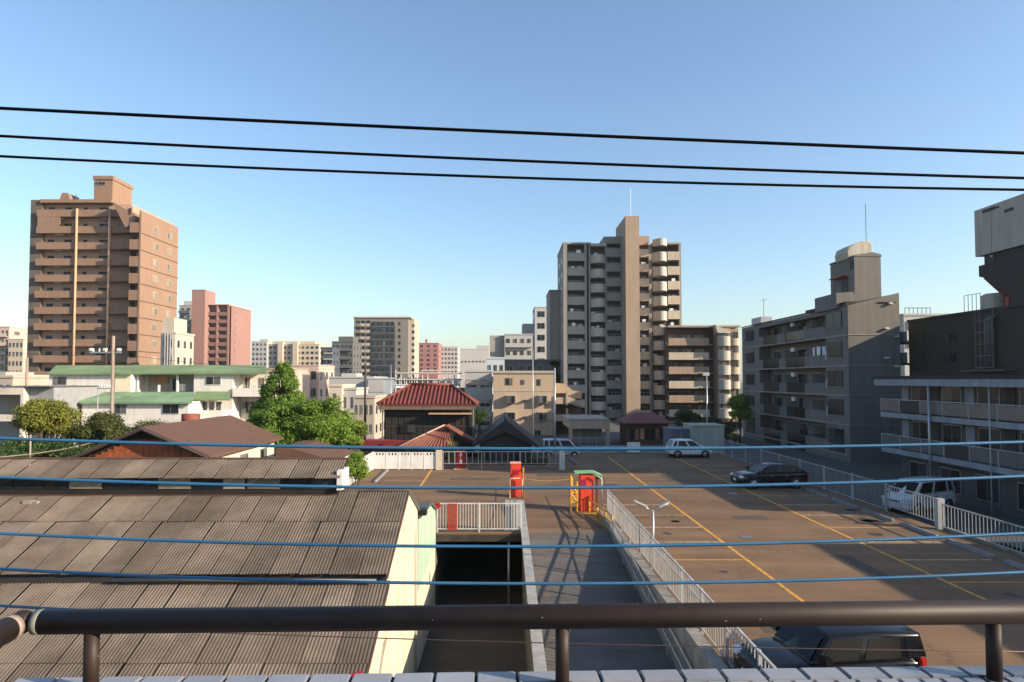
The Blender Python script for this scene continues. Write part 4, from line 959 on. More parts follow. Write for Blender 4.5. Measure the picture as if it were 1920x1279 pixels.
# ------------------------------------------------------------------ central tower block
TAN = M('tan_render', (0.34, 0.255, 0.185), 0.85, 0.06, 0.5, streak=0.08)
TANL = M('tan_balcony', (0.46, 0.39, 0.3), 0.8, 0.08, 0.7, streak=0.12)
GBAL = M('grey_balcony', (0.29, 0.275, 0.245), 0.8, 0.08, 0.7, streak=0.1)
WBAL = M('white_balcony', (0.42, 0.39, 0.34), 0.7, 0.06, 0.7, streak=0.1)
PAN = M('concrete_pier', (0.28, 0.26, 0.23), 0.85, 0.08, 0.5, streak=0.12)
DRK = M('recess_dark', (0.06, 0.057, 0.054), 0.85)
Yb = 121.0; sp = 27.5
ct = thing('central_tower_block', 'twelve-storey beige tower block with a tall blank stair shaft in the middle', 'building', (X(1160, Yb), Yb, GZ))
x_ = lambda p: X(p, Yb)
zT = Z(458, Yb)
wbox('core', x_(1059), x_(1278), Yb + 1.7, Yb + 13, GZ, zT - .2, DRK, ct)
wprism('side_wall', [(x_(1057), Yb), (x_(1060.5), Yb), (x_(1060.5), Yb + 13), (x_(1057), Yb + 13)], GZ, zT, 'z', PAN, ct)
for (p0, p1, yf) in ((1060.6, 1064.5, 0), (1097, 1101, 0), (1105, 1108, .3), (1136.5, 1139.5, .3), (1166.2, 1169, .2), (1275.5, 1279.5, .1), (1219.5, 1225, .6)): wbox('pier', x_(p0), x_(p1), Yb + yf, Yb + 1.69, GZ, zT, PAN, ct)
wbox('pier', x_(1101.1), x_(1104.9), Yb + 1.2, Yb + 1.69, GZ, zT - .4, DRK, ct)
wbox('roof_edge', x_(1057) - .1, x_(1108) + .1, Yb - .05, Yb + 13, zT + .001, zT + .35, PAN, ct)
wbox('roof_edge', x_(1225), x_(1279.6), Yb + .05, Yb + 13, zT + .001, zT + .35, TAN, ct)
wbox('roof_edge', x_(1108) + .11, x_(1139), Yb + .2, Yb + 13, zT - .3, zT + .2, WBAL, ct)
wbox('penthouse', x_(1134), x_(1168), Yb + .25, Yb + 9, zT + .201, Z(443, Yb), PAN, ct)
wbox('penthouse', x_(1201), x_(1220), Yb + .25, Yb + 9, zT - .1, Z(442, Yb), TAN, ct)
tops = rowsz(465.5, 12, sp, Yb)
balc_col(ct, x_(1065), x_(1096.8), Yb, 1.65, [z + .0 for z in rowsz(474, 12, sp, Yb)], 1.55, GBAL, wall=STEEL, panes=3, stuffed=.3)
balc_col(ct, x_(1108.3), x_(1136.2), Yb + .3, 1.35, rowsz(478, 12, sp, Yb), 1.6, WBAL, bulge=1.0, glass=GLASSD, wall=STEEL)
balc_col(ct, x_(1139.7), x_(1166), Yb + .2, 1.45, tops, 1.62, GBAL, glass=GLASSD, wall=STEEL, panes=3)
balc_col(ct, x_(1201), x_(1219.3), Yb + .2, 1.45, rowsz(467, 12, sp, Yb), 1.5, TANL, wall=STEEL, stuffed=.2)
balc_col(ct, x_(1225.5), x_(1252), Yb - .2, 1.85, rowsz(475, 12, sp, Yb), 1.72, WBAL, bulge=1.5, wall=STEEL, panes=3)
balc_col(ct, x_(1252.5), x_(1275), Yb - .6, 2.25, rowsz(473, 6, sp, Yb), 1.6, TANL, wall=STEEL, panes=3, stuffed=.3)
arc_parapet(ct, x_(1225.5), x_(1252), Yb - .2, Z(463, Yb), Z(450, Yb), 1.5, WBAL, name='bay_top')
Ys = 117.0
wbox('stair_shaft', X(1174.5, Ys), X(1200.5, Ys), Ys, Yb + 6, GZ, Z(405, Ys), TAN, ct)
wbox('shaft_flank', X(1168, Yb), X(1174, Ys) - .01, Ys + 1.6, Yb + 1.7, GZ, Z(441, Ys), PAN, ct)
wtube('mast', [(X(1189, Ys), Ys + 2, Z(405, Ys)), (X(1189, Ys), Ys + 2, Z(346, Ys))], .035, STEEL, ct, 5)
for px in (1225, 1245): wtube('aerial', [(X(px, Yb), Yb + 4, zT), (X(px, Yb), Yb + 4, Z(435, Yb))], .05, STEEL, ct, 5)
for k in range(9):                        # small windows on the receding left flank
    zz = Z(480 + k * 27.5, Yb)
    wwin(ct, Yb + 2.5, Yb + 3.6, zz - 1.1, zz, x_(1057), 'x', -1, panes=1)
    wwin(ct, Yb + 7.5, Yb + 8.6, zz - 1.1, zz, x_(1057), 'x', -1, panes=1)
# ground floor
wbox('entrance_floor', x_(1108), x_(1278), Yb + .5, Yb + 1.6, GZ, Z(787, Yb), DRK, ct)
# annex at its left
an = thing('blank_annex', 'narrow windowless grey-brown annex left of the central tower block', 'building', (X(1031, 128), 128, GZ))
wbox('wall', X(1031, 128), X(1056, 128), 128, 138, GZ, Z(545, 128), PAN, an); wbox('roof_edge', X(1030, 128), X(1057, 128), 127.9, 138.1, Z(545, 128) + .001, Z(543.5, 128), GBAL, an)
# low wing to the right
Yw = 116.5; xw = lambda p: X(p, Yw)
wg = thing('low_balcony_wing', 'six-storey brown wing with long balconies and white bay columns right of the tower block', 'building', (xw(1255), Yw, GZ))
zW = Z(614, Yw)
BRN = M('brown_render', (0.32, 0.235, 0.17), 0.85, 0.1, 0.6, streak=0.12)
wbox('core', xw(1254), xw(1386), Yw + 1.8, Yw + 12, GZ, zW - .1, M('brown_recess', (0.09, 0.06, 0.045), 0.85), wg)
wbox('roof', xw(1253), xw(1388), Yw - .2, Yw + 12.2, zW, zW + .35, BRN, wg)
rt = rowsz(634, 6, 26.8, Yw)
for k, z in enumerate(rt):
    wbox('balcony_front', xw(1254.5), xw(1330), Yw, Yw + .14, z - 1.35, z, TANL if k % 2 else BRN, wg)
    wbox('balcony_slab', xw(1254.5), xw(1339), Yw + .141, Yw + 1.79, z - 1.3, z - 1.15, BRN, wg)
    for q in range(3): wwin(wg, xw(1258 + q * 25), xw(1276 + q * 25), z - 1.1, z + .65, Yw + 1.8, panes=3, frame=BRN)
    arc_parapet(wg, xw(1343), xw(1366), Yw - 1.2, z - 1.5, z + .2, .7, WBAL)
    wwin(wg, xw(1346), xw(1364), z + .25, z + 1.1, Yw - 1.0, panes=3, frame=WBAL)
    arc_parapet(wg, xw(1367.5), xw(1387), Yw - .2, z - 1.4, z - .1, .5, TANL)
    wwin(wg, xw(1370), xw(1385), z - .05, z + 1.2, Yw + .05, panes=3, frame=BRN)
wbox('bay_core', xw(1344), xw(1366), Yw - 1.0, Yw + 1.79, GZ, zW - .2, BRN, wg)
wbox('bay_core', xw(1368), xw(1386), Yw + .06, Yw + 1.79, GZ, zW - .2, BRN, wg)
wprism('bay_roof', [(xw(1336), zW + .36), (xw(1366), zW - 1.0), (xw(1362), zW - 1.2), (xw(1340), zW - 1.1)], Yw - 1.9, Yw - .21, 'y', WBAL, wg)
for px in (1262, 1264, 1290): wtube('chimney_pipe', [(xw(px), Yw + 6, zW), (xw(px), Yw + 6, zW + 1.8)], .12, STEEL, wg, 6)

# ------------------------------------------------------------------ orange tower block on the left
ORT = M('orange_tile', (0.275, 0.175, 0.12), 0.75, 0.06, 0.5, streak=0.06)
PANW = M('pale_frame', (0.5, 0.4, 0.3), 0.6)
ORD = M('orange_recess', (0.42, 0.28, 0.2), 0.85, 0.08, 0.6)
DBR = M('dark_tile', (0.13, 0.105, 0.085), 0.75, 0.08, 0.6)
LINE = M('joint_dark', (0.05, 0.04, 0.035), 0.9)
Yo = 113.0; xo = lambda p: X(p, Yo, 500)
ot = thing('orange_tower_block', 'thirteen-storey orange-brown tower block with curved balcony ends at the far left', 'building', (xo(150), Yo, GZ))
zO = Z(373, Yo)
zs_ = rowsz(424, 11, 30.3, Yo)           # parapet tops
wbox('core', xo(62), xo(236), Yo + 1.35, Yo + 16, GZ, zO - .6, ORD, ot)
wbox('left_pier', xo(50), xo(72), Yo + .6, Yo + 15.9, GZ, zO, DBR, ot)
for z in zs_: wbox('joint', xo(50) - .02, xo(72) + .02, Yo + .57, Yo + .6, z - 1.95, z - 1.83, LINE, ot)
wbox('roof_slab', xo(70), xo(205), Yo + .2, Yo + 16, zO - .6 + .001, zO, ORT, ot)
Yr = 110.4; xr0, xr1 = X(243, Yr, 500), X(265.5, Yr, 500)
zR = Z(396, Yr)
def curve_front(z0, z1, name='balcony_front'):
    l = ot.location; P = [(xo(66), Yo), (xo(203), Yo)]
    a = Vector((xo(203), Yo)); b = Vector((xr0, Yr + .2))
    for i in range(1, 11):
        u = i / 10; P.append((a.x + (b.x - a.x) * (math.sin(u * math.pi / 2)), a.y + (b.y - a.y) * (1 - math.cos(u * math.pi / 2))))
    V, Fc = [], []
    for (x, y) in P:
        for (dy_, z) in ((0, z0), (0, z1), (.15, z1), (.15, z0)): V.append((x - l.x, y + dy_ - l.y, z - l.z))
    for i in range(len(P) - 1):
        for j in range(4): Fc.append((i * 4 + j, i * 4 + 4 + j, i * 4 + 4 + (j + 1) % 4, i * 4 + (j + 1) % 4))
    return mesh(name, V, Fc, ORT, ot)
for k, z in enumerate([Z(393, Yo)] + zs_):
    curve_front(z - 1.25, z)
    l = ot.location
    a, b = Vector((xo(203), Yo)), Vector((xr0, Yr + .2))
    P = [(xo(66.5), Yo + .16), (xo(203), Yo + .16)] + [(a.x + (b.x - a.x) * math.sin(u * math.pi / 20), a.y + .16 + (b.y - a.y) * (1 - math.cos(u * math.pi / 20))) for u in range(1, 11)] + [(xr0, Yo + 1.34), (xo(66.5), Yo + 1.34)]
    wprism('balcony_slab', P, z - 1.24, z - 1.08, 'z', ORD, ot)
    for p0, p1 in ((79, 91), (110, 124), (146, 153), (176, 193)):
        wwin(ot, xo(p0), xo(p1), z - .35, z + .75, Yo + 1.35, glass=GLASSD, frame=DBR, panes=2 if p1 - p0 > 9 else 1)
    wbox('door', xo(128), xo(134), Yo + 1.3, Yo + 1.349, z - 1.05, z + .8, DBR, ot)
    for p in (105, 190): wbox('ceiling_lamp', xo(p) - .6, xo(p) + .6, Yo + .5, Yo + .8, z + 1.42, z + 1.52, WHITE, ot) if k else None
for p in (143.5, 205.5):
    wtube('down_pipe', [(xo(p), Yo - .25, GZ), (xo(p), Yo - .25, Z(392, Yo))], .2, M('orange_pipe', (0.5, 0.32, 0.2), 0.6), ot, 8)
wprism('upper_wall', [(xo(68), Z(424, Yo)), (xo(108), Z(424, Yo)), (xo(111), Z(419, Yo)), (xo(109), Z(405, Yo)), (xo(68), Z(405, Yo))], Yo + .02, Yo + .13, 'y', ORT, ot)
# right block that projects forward
wbox('right_flank', xr1 - .3, xr1, Yr - .4, Yr + 12.2, GZ, zR, ORT, ot)
wbox('right_block_wall', xr0, xr1 - .301, Yr + 1.9, Yr + 11.4, GZ, zR - .1, ORT, ot)
wprism('sweep_wall', [(xr0 - 3.6, Z(384, Yo)), (xr0, Z(398, Yr)), (xr0 + .4, Z(398, Yr)), (xr0 + .4, Z(420, Yr)), (xr0 - 1.2, Z(425, Yr))], Yr + .5, Yr + 4, 'y', ORT, ot)
for k in range(11):
    zz = Z(418 + k * 31.6, Yr)
    wbox('balcony_front', xr0 + .1, xr1 - .31, Yr - .35, Yr - .2, zz - 1.75, zz, ORT, ot)
    wbox('balcony_slab', xr0 + .1, xr1 - .31, Yr - .19, Yr + 1.89, zz - 1.74, zz - 1.58, ORD, ot)
    wbox('doorway', xr0 + .6, xr0 + 1.5, Yr + 1.84, Yr + 1.899, zz - 1.5, zz + .5, DRK, ot)
    wbox('joint', xr1 - .03, xr1 + .03, Yr - .39, Yr + 12.22, zz - 1.9, zz - 1.78, LINE, ot)
    for u in (3.6, 8.3): wwin(ot, Yr + u, Yr + u + 1.5, zz - .9, zz + .3, xr1, 'x', 1, frame=PANW, glass=GLASSP)
ph0, ph1 = X(176, 115, 360), X(211, 115, 360)
wbox('penthouse', ph0, ph1, 115, 121, zO - .5, Z(337, 115), ORT, ot); wbox('penthouse_cap', ph0 - .15, ph1 + .15, 114.85, 121.2, Z(337, 115) + .001, Z(330, 115), ORT, ot)
wwin(ot, X(178, 115, 345), X(198, 115, 345), Z(347, 115), Z(341, 115), 115, panes=3)
wprism('roof_vent', [(X(108, 116, 365), zO - .1), (X(126, 116), zO - .1), (X(119, 116), Z(362, 116)), (X(108, 116), Z(361, 116))], 116, 119, 'y', ORT, ot)
wtube('aerial', [(X(128, 116), 117, zO), (X(128, 116), 117, zO + 2)], .06, STEEL, ot, 5)
# ------------------------------------------------------------------ the city behind: each block a thing of its own
def block(name, label, px0, px1, py, Y, mat, depth=14, rows=None, cols=5, sh=2.9, side_cols=3, glass=None, frame=None, wfrac=0.55, hfrac=0.5, balc=None, cat='building', roofmat=None, ptop=0.6, rwin=True, base=None, x2=None, panes=2, group=None, clear=0.0, maxdrop=30):
    """a flat-topped block whose front spans px0..px1 at distance Y, with windows on the front and on the right flank"""
    x0_, x1_ = X(px0, Y), X(px1, Y); zt = Z(py, Y)
    t = thing(name, label, cat, ((x0_ + x1_) / 2, Y, GZ), 0, group)
    zb = GZ
    wbox('wall', x0_, x1_, Y, Y + depth, zb, zt - .3, mat, t)
    wbox('roof_edge', x0_ - .12, x1_ + .12, Y - .12, Y + depth + .12, zt - .299, zt, roofmat or mat, t)
    zlow = max(zb, zt - maxdrop)
    n = rows if rows is not None else int((zt - ptop - zlow) / sh)
    for j in range(n):
        z = zt - ptop - (j + 1) * sh + sh * 0.28
        if z < zb + .3: break
        s_ = (x1_ - x0_) / cols if cols else 0
        if balc is not None:
            wbox('balcony_front', x0_ + .15, x1_ - .15, Y - 1.1, Y - .98, z - .75, z + .35, balc, t)
            wbox('balcony_slab', x0_ + .15, x1_ - .15, Y - .979, Y - .001, z - .75, z - .6, balc, t)
        for k in range(cols):
            u = x0_ + (k + .5) * s_
            wwin(t, u - s_ * wfrac / 2, u + s_ * wfrac / 2, z - (.5 if balc else 0), z + sh * hfrac, Y, glass=glass, frame=frame, panes=panes)
        if rwin and side_cols:
            s2 = depth / side_cols
            left = px0 < 945
            for k in range(side_cols):
                u = Y + (k + .5) * s2
                if left: wwin(t, u - s2 * .18, u + s2 * .18, z, z + sh * hfrac * .9, x1_, 'x', 1, glass=glass, frame=frame, panes=1)
                else: wwin(t, u - s2 * .18, u + s2 * .18, z, z + sh * hfrac * .9, x0_, 'x', -1, glass=glass, frame=frame, panes=1)
    return t
def extra(t, px0, px1, py0, py1, Y, dp, mat, name='rooftop_box'): return wbox(name, X(px0, Y), X(px1, Y), Y, Y + dp, Z(py1, Y), Z(py0, Y), mat, t)
CREA = M('far_cream', (0.52, 0.43, 0.33), 0.85, 0.06, 0.2)
PINK = M('far_pink', (0.3, 0.17, 0.145), 0.85, 0.06, 0.3)
PINKL = M('pale_pink', (0.55, 0.40, 0.33), 0.85, 0.06, 0.3)
GREY = M('far_grey', (0.34, 0.32, 0.29), 0.85, 0.06, 0.2)
GWHT = M('far_white', (0.42, 0.41, 0.395), 0.8, 0.06, 0.2)
BLUE = M('far_blue_grey', (0.085, 0.1, 0.125), 0.5, 0.1, 0.2)
DGRY = M('far_dark_grey', (0.115, 0.115, 0.115), 0.7, 0.1, 0.2)
BEIG = M('far_beige', (0.43, 0.365, 0.295), 0.85, 0.07, 0.3, streak=.08)
t = block('cream_apartment_block', 'cream apartment block cut by the left edge behind the orange tower', -30, 15, 612, 205, PINKL, 26, cols=6, balc=CREA, side_cols=4)
t = block('cream_office_block', 'plain cream block with paired small windows just left of the orange tower', 14, 42, 635, 200, CREA, 20, cols=4, side_cols=3, rows=5)
# white slim tower in front of the orange block's right flank
t = block('slim_white_tower', 'slim white tapering building in front of the orange tower flank', 300, 327, 622, 100, M('slim_white', (0.5, 0.43, 0.35), .8, .06, .4, streak=.1), 6, cols=2, rows=4, sh=2.6, wfrac=.25)
extra(t, 303, 325, 596, 622, 100.4, 4, MATS['slim_white'], 'upper_storey')
for p in (308, 313, 318, 322): wtube('wall_pipe', [(X(p, 99.8), 99.8, GZ), (X(p, 99.8), 99.8, Z(625, 99.8))], .09, BARG, t, 5)
# pink tower
Yp = 250.0
pk = block('grey_striped_block', 'slim grey and white banded block left of the pink tower', 334, 357, 572, 262, GREY, 14, cols=2, balc=GWHT, side_cols=0, maxdrop=40)
extra(pk, 342, 357, 564, 572, 264, 6, GWHT)
pk = thing('pink_tower_block', 'pink tower block with a tall blank fin and stacked balconies', 'building', (X(405, Yp), Yp, GZ))
wbox('fin', X(357, Yp - 3), X(382, Yp - 3), Yp - 3, Yp + 6, GZ, Z(545, Yp), PINK, pk)
wbox('wall', X(382, Yp) + .05, X(427, Yp), Yp + 1.6, Yp + 22, GZ, Z(572, Yp), PINK, pk)
wbox('pier', X(424.5, Yp), X(428, Yp), Yp - .2, Yp + 1.59, GZ, Z(572, Yp), PINK, pk); wbox('pier', X(404, Yp), X(407, Yp), Yp - .2, Yp + 1.59, GZ, Z(572, Yp), PINK, pk)
wbox('roof_edge', X(381, Yp), X(428.5, Yp), Yp - .5, Yp + 22.2, Z(572, Yp) + .001, Z(570, Yp), PINKL, pk)
wprism('flank', [(X(428, Yp), Yp + 1), (X(428, Yp) + .8, Yp), (X(462, Yp + 26), Yp + 26), (X(440, Yp + 26), Yp + 26)], GZ, Z(573, Yp), 'z', PINK, pk)
BRB = M('brown_balcony', (0.24, 0.13, 0.1), .8, .08, .4)
for k in range(8):
    z = Z(585 + 14.2 * k, Yp)
    for a, b in ((384, 404), (407, 424.5)):
        wbox('balcony_front', X(a, Yp), X(b, Yp), Yp - .1, Yp + .05, z - 1.4, z, BRB, pk); wbox('balcony_slab', X(a, Yp), X(b, Yp), Yp + .06, Yp + 1.59, z - 1.4, z - 1.2, BRB, pk)
        wwin(pk, X(a, Yp) + .4, X(b, Yp) - .4, z - .9, z + 1.0, Yp + 1.6, glass=GLASSD, panes=3)
    # flank windows follow the slanted wall
    A_, B_ = Vector((X(428, Yp) + .8, Yp, 0)), Vector((X(462, Yp + 26), Yp + 26, 0)); d_ = (B_ - A_).normalized(); nn = Vector((d_.y, -d_.x, 0))
    for u in (.25, .78):
        c = A_ + (B_ - A_) * u; l = pk.location
        e = box('window', -.75, .75, -.06, .06, 0, 1.3, GLASS, pk); e.location = (c.x - l.x + nn.x * .0 - d_.x * .75, c.y - l.y - d_.y * .75, z - .3 - l.z); e.rotation_euler = (0, 0, math.atan2(d_.y, d_.x))
# far cream group
t = block('far_grey_block', 'distant pale grey block right of the pink tower', 471, 500, 640, 385, GWHT, 20, cols=4, rows=6); extra(t, 486, 502, 636, 641, 386, 10, GWHT)
t = block('far_cream_block', 'distant long cream block with many windows left of the dark blue towers', 502, 598, 645, 350, CREA, 20, cols=11, rows=6, wfrac=.62)
extra(t, 510, 590, 640, 645, 352, 12, CREA)
for p in (520, 548): wbox('stair_fin', X(p, 348), X(p + 9, 348), 348, 352, GZ, Z(641, 348), CREA, t)
t = block('pale_pink_low_block', 'low pale pink stepped building behind the tall green tree', 543, 597, 684, 150, PINKL, 14, cols=3, rows=2, sh=4); extra(t, 500, 560, 700, 760, 140, 8, PINKL, 'lower_wing')
t = block('grey_brown_low_block', 'low grey-brown building between the green roof and the tall tree', 478, 545, 690, 135, BEIG, 12, cols=5, rows=3)
# dark pair
t = block('dark_blue_tower', 'dark blue banded tower with pale floor lines left of the grey tower', 601, 623, 651, 212, BLUE, 12, cols=2, rows=6, glass=GLASSD, wfrac=.8, balc=None)
for k in range(6): wbox('floor_band', X(606, 211.7), X(623, 211.7), 211.7, 211.99, Z(664 + k * 11, 212), Z(661 + k * 11, 212), GREY, t)
t = block('dark_grey_tower', 'dark grey stepped tower with glass balconies left of the big grey tower', 622, 661, 640, 222, DGRY, 14, cols=5, rows=8, glass=GLASSD, balc=DGRY, wfrac=.7); extra(t, 634, 661, 631, 640, 224, 8, DGRY)
# big grey tower
Yq = 285.0
t = block('big_grey_tower', 'big grey tower with a dark glass middle, tallest of the far centre towers', 663, 765, 596, Yq, M('tower_grey', (.2, .185, .165), .85, .06, .3), 22, cols=0, rows=0, side_cols=0, maxdrop=60)
extra(t, 661, 770, 593.5, 596, Yq - .5, 23, BEIG, 'roof_slab')
t2 = M('glass_grid', (0.035, 0.04, 0.045), .25, .15, .3, spec=.6)
wbox('glass_core', X(696, Yq - .3), X(740, Yq - .3), Yq - .4, Yq - .01, GZ, Z(609, Yq), t2, t)
for k in range(9):
    zz = Z(607 + k * 12.2, Yq)
    for a, b, m_ in ((667, 674, MATS['tower_grey']), (676, 684, BEIG), (686, 694, BEIG)):
        wbox('balcony_front', X(a, Yq), X(b, Yq), Yq - 1.2, Yq - 1.05, zz - 1.1, zz, m_, t); wwin(t, X(a, Yq), X(b, Yq), zz + .05, zz + 1.4, Yq, glass=GLASSD, frame=DGRY, panes=2)
    for q in range(5):
        a = 697 + q * 8.6; wwin(t, X(a, Yq), X(a + 7.4, Yq), zz - 1.0, zz + .9, Yq - .41, glass=GLASS if q == 2 else GLASSD, frame=DGRY, panes=2)
    wbox('floor_band', X(696, Yq), X(741, Yq), Yq - .7, Yq - .48, zz - 1.5, zz - 1.15, DGRY, t)
    wwin(t, X(746, Yq), X(751, Yq), zz - .8, zz + .8, Yq, glass=GLASSD, panes=1)
wbox('right_wing', X(754, Yq), X(781, Yq + 14), Yq + 5, Yq + 21.9, GZ, Z(596, Yq), BEIG, t)
for k in range(9): wwin(t, X(772, Yq + 5), X(777, Yq + 5), Z(612 + k * 12, Yq), Z(606 + k * 12, Yq), Yq + 5, panes=1)
t = block('far_red_brick_block', 'distant dull red block right of the big grey tower', 784, 822, 643, 400, M('far_red', (0.34, 0.15, 0.135), .85, .06, .2), 22, cols=3, rows=6, wfrac=.4); extra(t, 797, 800, 636, 643, 402, 3, BRB)
t = block('far_white_block', 'distant white block with a grid of windows right of the dull red one', 826, 858, 650, 420, GWHT, 20, cols=5, rows=6)
t = block('far_plain_block', 'distant plain pale hall with a low window strip', 863, 917, 654, 330, M('far_plain', (0.47, 0.45, 0.43), .85, .05, .2), 22, cols=8, rows=1, sh=9, hfrac=.1); extra(t, 893, 917, 648, 654, 332, 10, GWHT)
t = block('grey_white_block', 'grey-white block with balcony bands left of the central tower', 946, 999, 626, 175, GWHT, 14, cols=4, rows=6, balc=GWHT, sh=3.3); wbox('dark_flank', X(918, 176), X(945.5, 176), 176, 188, GZ, Z(629, 176), GREY, t)
t = block('white_stepped_block', 'white stepped block with window pairs just left of the central tower', 1003, 1050, 575, 195, GWHT, 14, cols=2, rows=8, sh=3.6, wfrac=.6); extra(t, 980, 1003, 607, 700, 200, 10, GWHT, 'lower_step')
# middle distance
t = block('glassy_white_hall', 'small glassy white hall behind the small four-storey block', 912, 946, 670, 125, M('pale_blue_white', (.5, .54, .57), .6, .05, .3), 10, cols=3, rows=1, sh=4)
t = block('dark_low_hall', 'dark grey low hall in front of the white stepped block', 946, 1062, 674, 128, DGRY, 10, cols=6, rows=1, sh=3, glass=GLASSD)
t = block('small_four_storey_block', 'small beige and white four-storey block left of the tan house', 872, 922, 694, 98, GWHT, 10, cols=2, rows=3, sh=2.9, wfrac=.75, hfrac=.42)
for k in range(3): wbox('tan_band', X(873, 97.7), X(921, 97.7), 97.9, 97.99, Z(722 + 34 * k, 98), Z(714 + 34 * k, 98), BEIG, t)
for k in range(3): wbox('balcony_front', X(914, 97), X(926, 97), 96.9, 97.0, Z(716 + 33 * k, 97), Z(706 + 33 * k, 97), GWHT, t); wbox('balcony_slab', X(914, 97), X(926, 97), 97.01, 98, Z(717 + 33 * k, 97), Z(715.6 + 33 * k, 97), GWHT, t)
t = block('white_workshop', 'long low white-grey workshop behind the green tree', 617, 700, 706, 118, GWHT, 14, cols=0, rows=0, side_cols=0); extra(t, 640, 668, 700, 706, 119, 5, GWHT)
t = block('cream_stair_house', 'narrow sunlit cream house beside the green tree', 617, 641, 721, 92, M('sun_cream', (.62, .52, .40), .85, .05, .4), 8, cols=1, rows=1, wfrac=.2)
t = block('grey_clad_house', 'grey clapboard house between the tree and the dark pole', 641, 668, 727, 93, GWHT, 8, cols=2, rows=2, sh=3.3, wfrac=.35)
t = block('pale_blue_hall', 'pale blue-grey blank hall behind the red roof', 684, 742, 708, 112, M('blue_sheet', (.42, .46, .49), .6, .05, .5), 12, cols=0, rows=0, side_cols=0)
wbox('blank_panel', X(690, 112), X(720, 112), 111.9, 111.99, Z(735, 112), Z(712, 112), GWHT, t)
t = block('cluttered_grey_house', 'grey house with balconies and pipes half hidden by the dark pole', 665, 702, 742, 80, BEIG, 8, cols=4, rows=2, sh=2.4, wfrac=.5)
# rooftop steelwork and low roofs behind the red roof
rf = thing('rooftop_steel_frame', 'pale steel framework of pipes and beams on roofs behind the red tiled house', 'frame', (X(800, 100), 100, GZ))
wbox('hall', X(738, 101), X(866, 101), 101, 112, GZ, Z(728, 101), GREY, rf)
for k in range(13):
    p = 742 + k * 10; hgt = 694 + (k * 37 % 5) * 4
    wtube('steel_post', [(X(p, 100.5), 100.5, GZ), (X(p, 100.5), 100.5, Z(hgt, 100))], .1, M('frame_pale', (.52, .49, .44), .6), rf, 5)
for y_, a, b in ((700, 745, 866), (712, 742, 866), (722, 740, 862), (695, 790, 850)): wtube('steel_beam', [(X(a, 100.4), 100.4, Z(y_, 100)), (X(b, 100.4), 100.4, Z(y_, 100))], .12, MATS['frame_pale'], rf, 5)
GLZ = M('greenish_glass', (.12, .17, .16), .3, .1, .4)
for k in range(8): wbox('glass_panel', X(740 + k * 9.5, 100.7), X(748.5 + k * 9.5, 100.7), 100.65, 100.72, Z(722, 100), Z(708, 100), GLZ, rf)
for k in range(4):
    p = 812 + k * 13; wbox('plant_unit', X(p, 100), X(p + 9, 100), 99.4, 100.3, Z(724, 100), Z(714 - 4 * (k % 2), 100), GWHT, rf)
# tan house with outside stairs
Yh = 88.0; xh = lambda p: X(p, Yh)
th = thing('tan_apartment_house', 'tan four-storey apartment house with boxed window bays and outside stair', 'building', (xh(985), Yh, GZ))
TANH = M('tan_house', (.46, .345, .245), .85, .05, .5, streak=.07)
zq = Z(700, Yh)
wbox('wall', xh(925), xh(1041), Yh, Yh + 12, GZ, zq, TANH, th)
wbox('roof_edge', xh(924), xh(1042), Yh - .15, Yh + 12.1, zq + .001, zq + .35, BEIG, th)
wbox('floor_band', xh(925), xh(1041), Yh - .05, Yh - .001, Z(734, Yh), Z(731.5, Yh), BEIG, th)
for a, b, y0_, y1_ in ((948, 961, 709, 722), (977, 983, 712, 721), (1007, 1014, 711, 723)): wwin(th, xh(a), xh(b), Z(y1_, Yh), Z(y0_, Yh), Yh, frame=DGRY)
for y0_ in (741, 772):
    for a in (950, 1009):
        wbox('window_box', xh(a - 1), xh(a + 17), Yh - .7, Yh - .001, Z(y0_ + 15, Yh), Z(y0_, Yh), BEIG, th)
        wwin(th, xh(a + .5), xh(a + 15.5), Z(y0_ + 14, Yh), Z(y0_ + 1, Yh), Yh - .7, frame=DGRY)
    wbox('ledge', xh(982), xh(992), Yh - .5, Yh - .001, Z(y0_ + 10, Yh), Z(y0_ + 8.5, Yh), DGRY, th)
wwin(th, xh(1002), xh(1014), Z(822, Yh), Z(806, Yh), Yh, frame=BEIG)
for y0_ in (736, 768):
    wbox('stair_balcony', xh(1041), xh(1062), Yh - .6, Yh - .45, Z(y0_ + 21, Yh), Z(y0_ + 9, Yh), TANH, th)
    wbox('stair_floor', xh(1041) + .05, xh(1094), Yh - .449, Yh + 3, Z(y0_ + 22, Yh), Z(y0_ + 20, Yh), TANH, th)
    wprism('stair_flight', [(xh(1062), Z(y0_ + 5, Yh)), (xh(1080), Z(y0_ + 14, Yh)), (xh(1095), Z(y0_ + 14, Yh)), (xh(1095), Z(y0_ + 25, Yh)), (xh(1080), Z(y0_ + 25, Yh)), (xh(1062), Z(y0_ + 18, Yh))], Yh - .6, Yh - .45, 'y', TANH, th)
    wbox('stair_post', xh(1060), xh(1064), Yh - .75, Yh - .61, Z(y0_ + 24, Yh), Z(y0_ - 3, Yh), TANH, th)
wprism('stair_top_wall', [(xh(1041.2), Z(738, Yh)), (xh(1041.2), Z(718, Yh)), (xh(1062), Z(720, Yh)), (xh(1078), Z(733, Yh)), (xh(1095), Z(735, Yh)), (xh(1095), Z(748, Yh)), (xh(1078), Z(748, Yh)), (xh(1064), Z(738, Yh))], Yh + 2.5, Yh + 2.7, 'y', TANH, th)
wbox('stair_core', xh(1041) + .02, xh(1093), Yh + 3.01, Yh + 9, GZ, Z(735, Yh), M('stair_shade', (.16, .115, .085), .85), th)
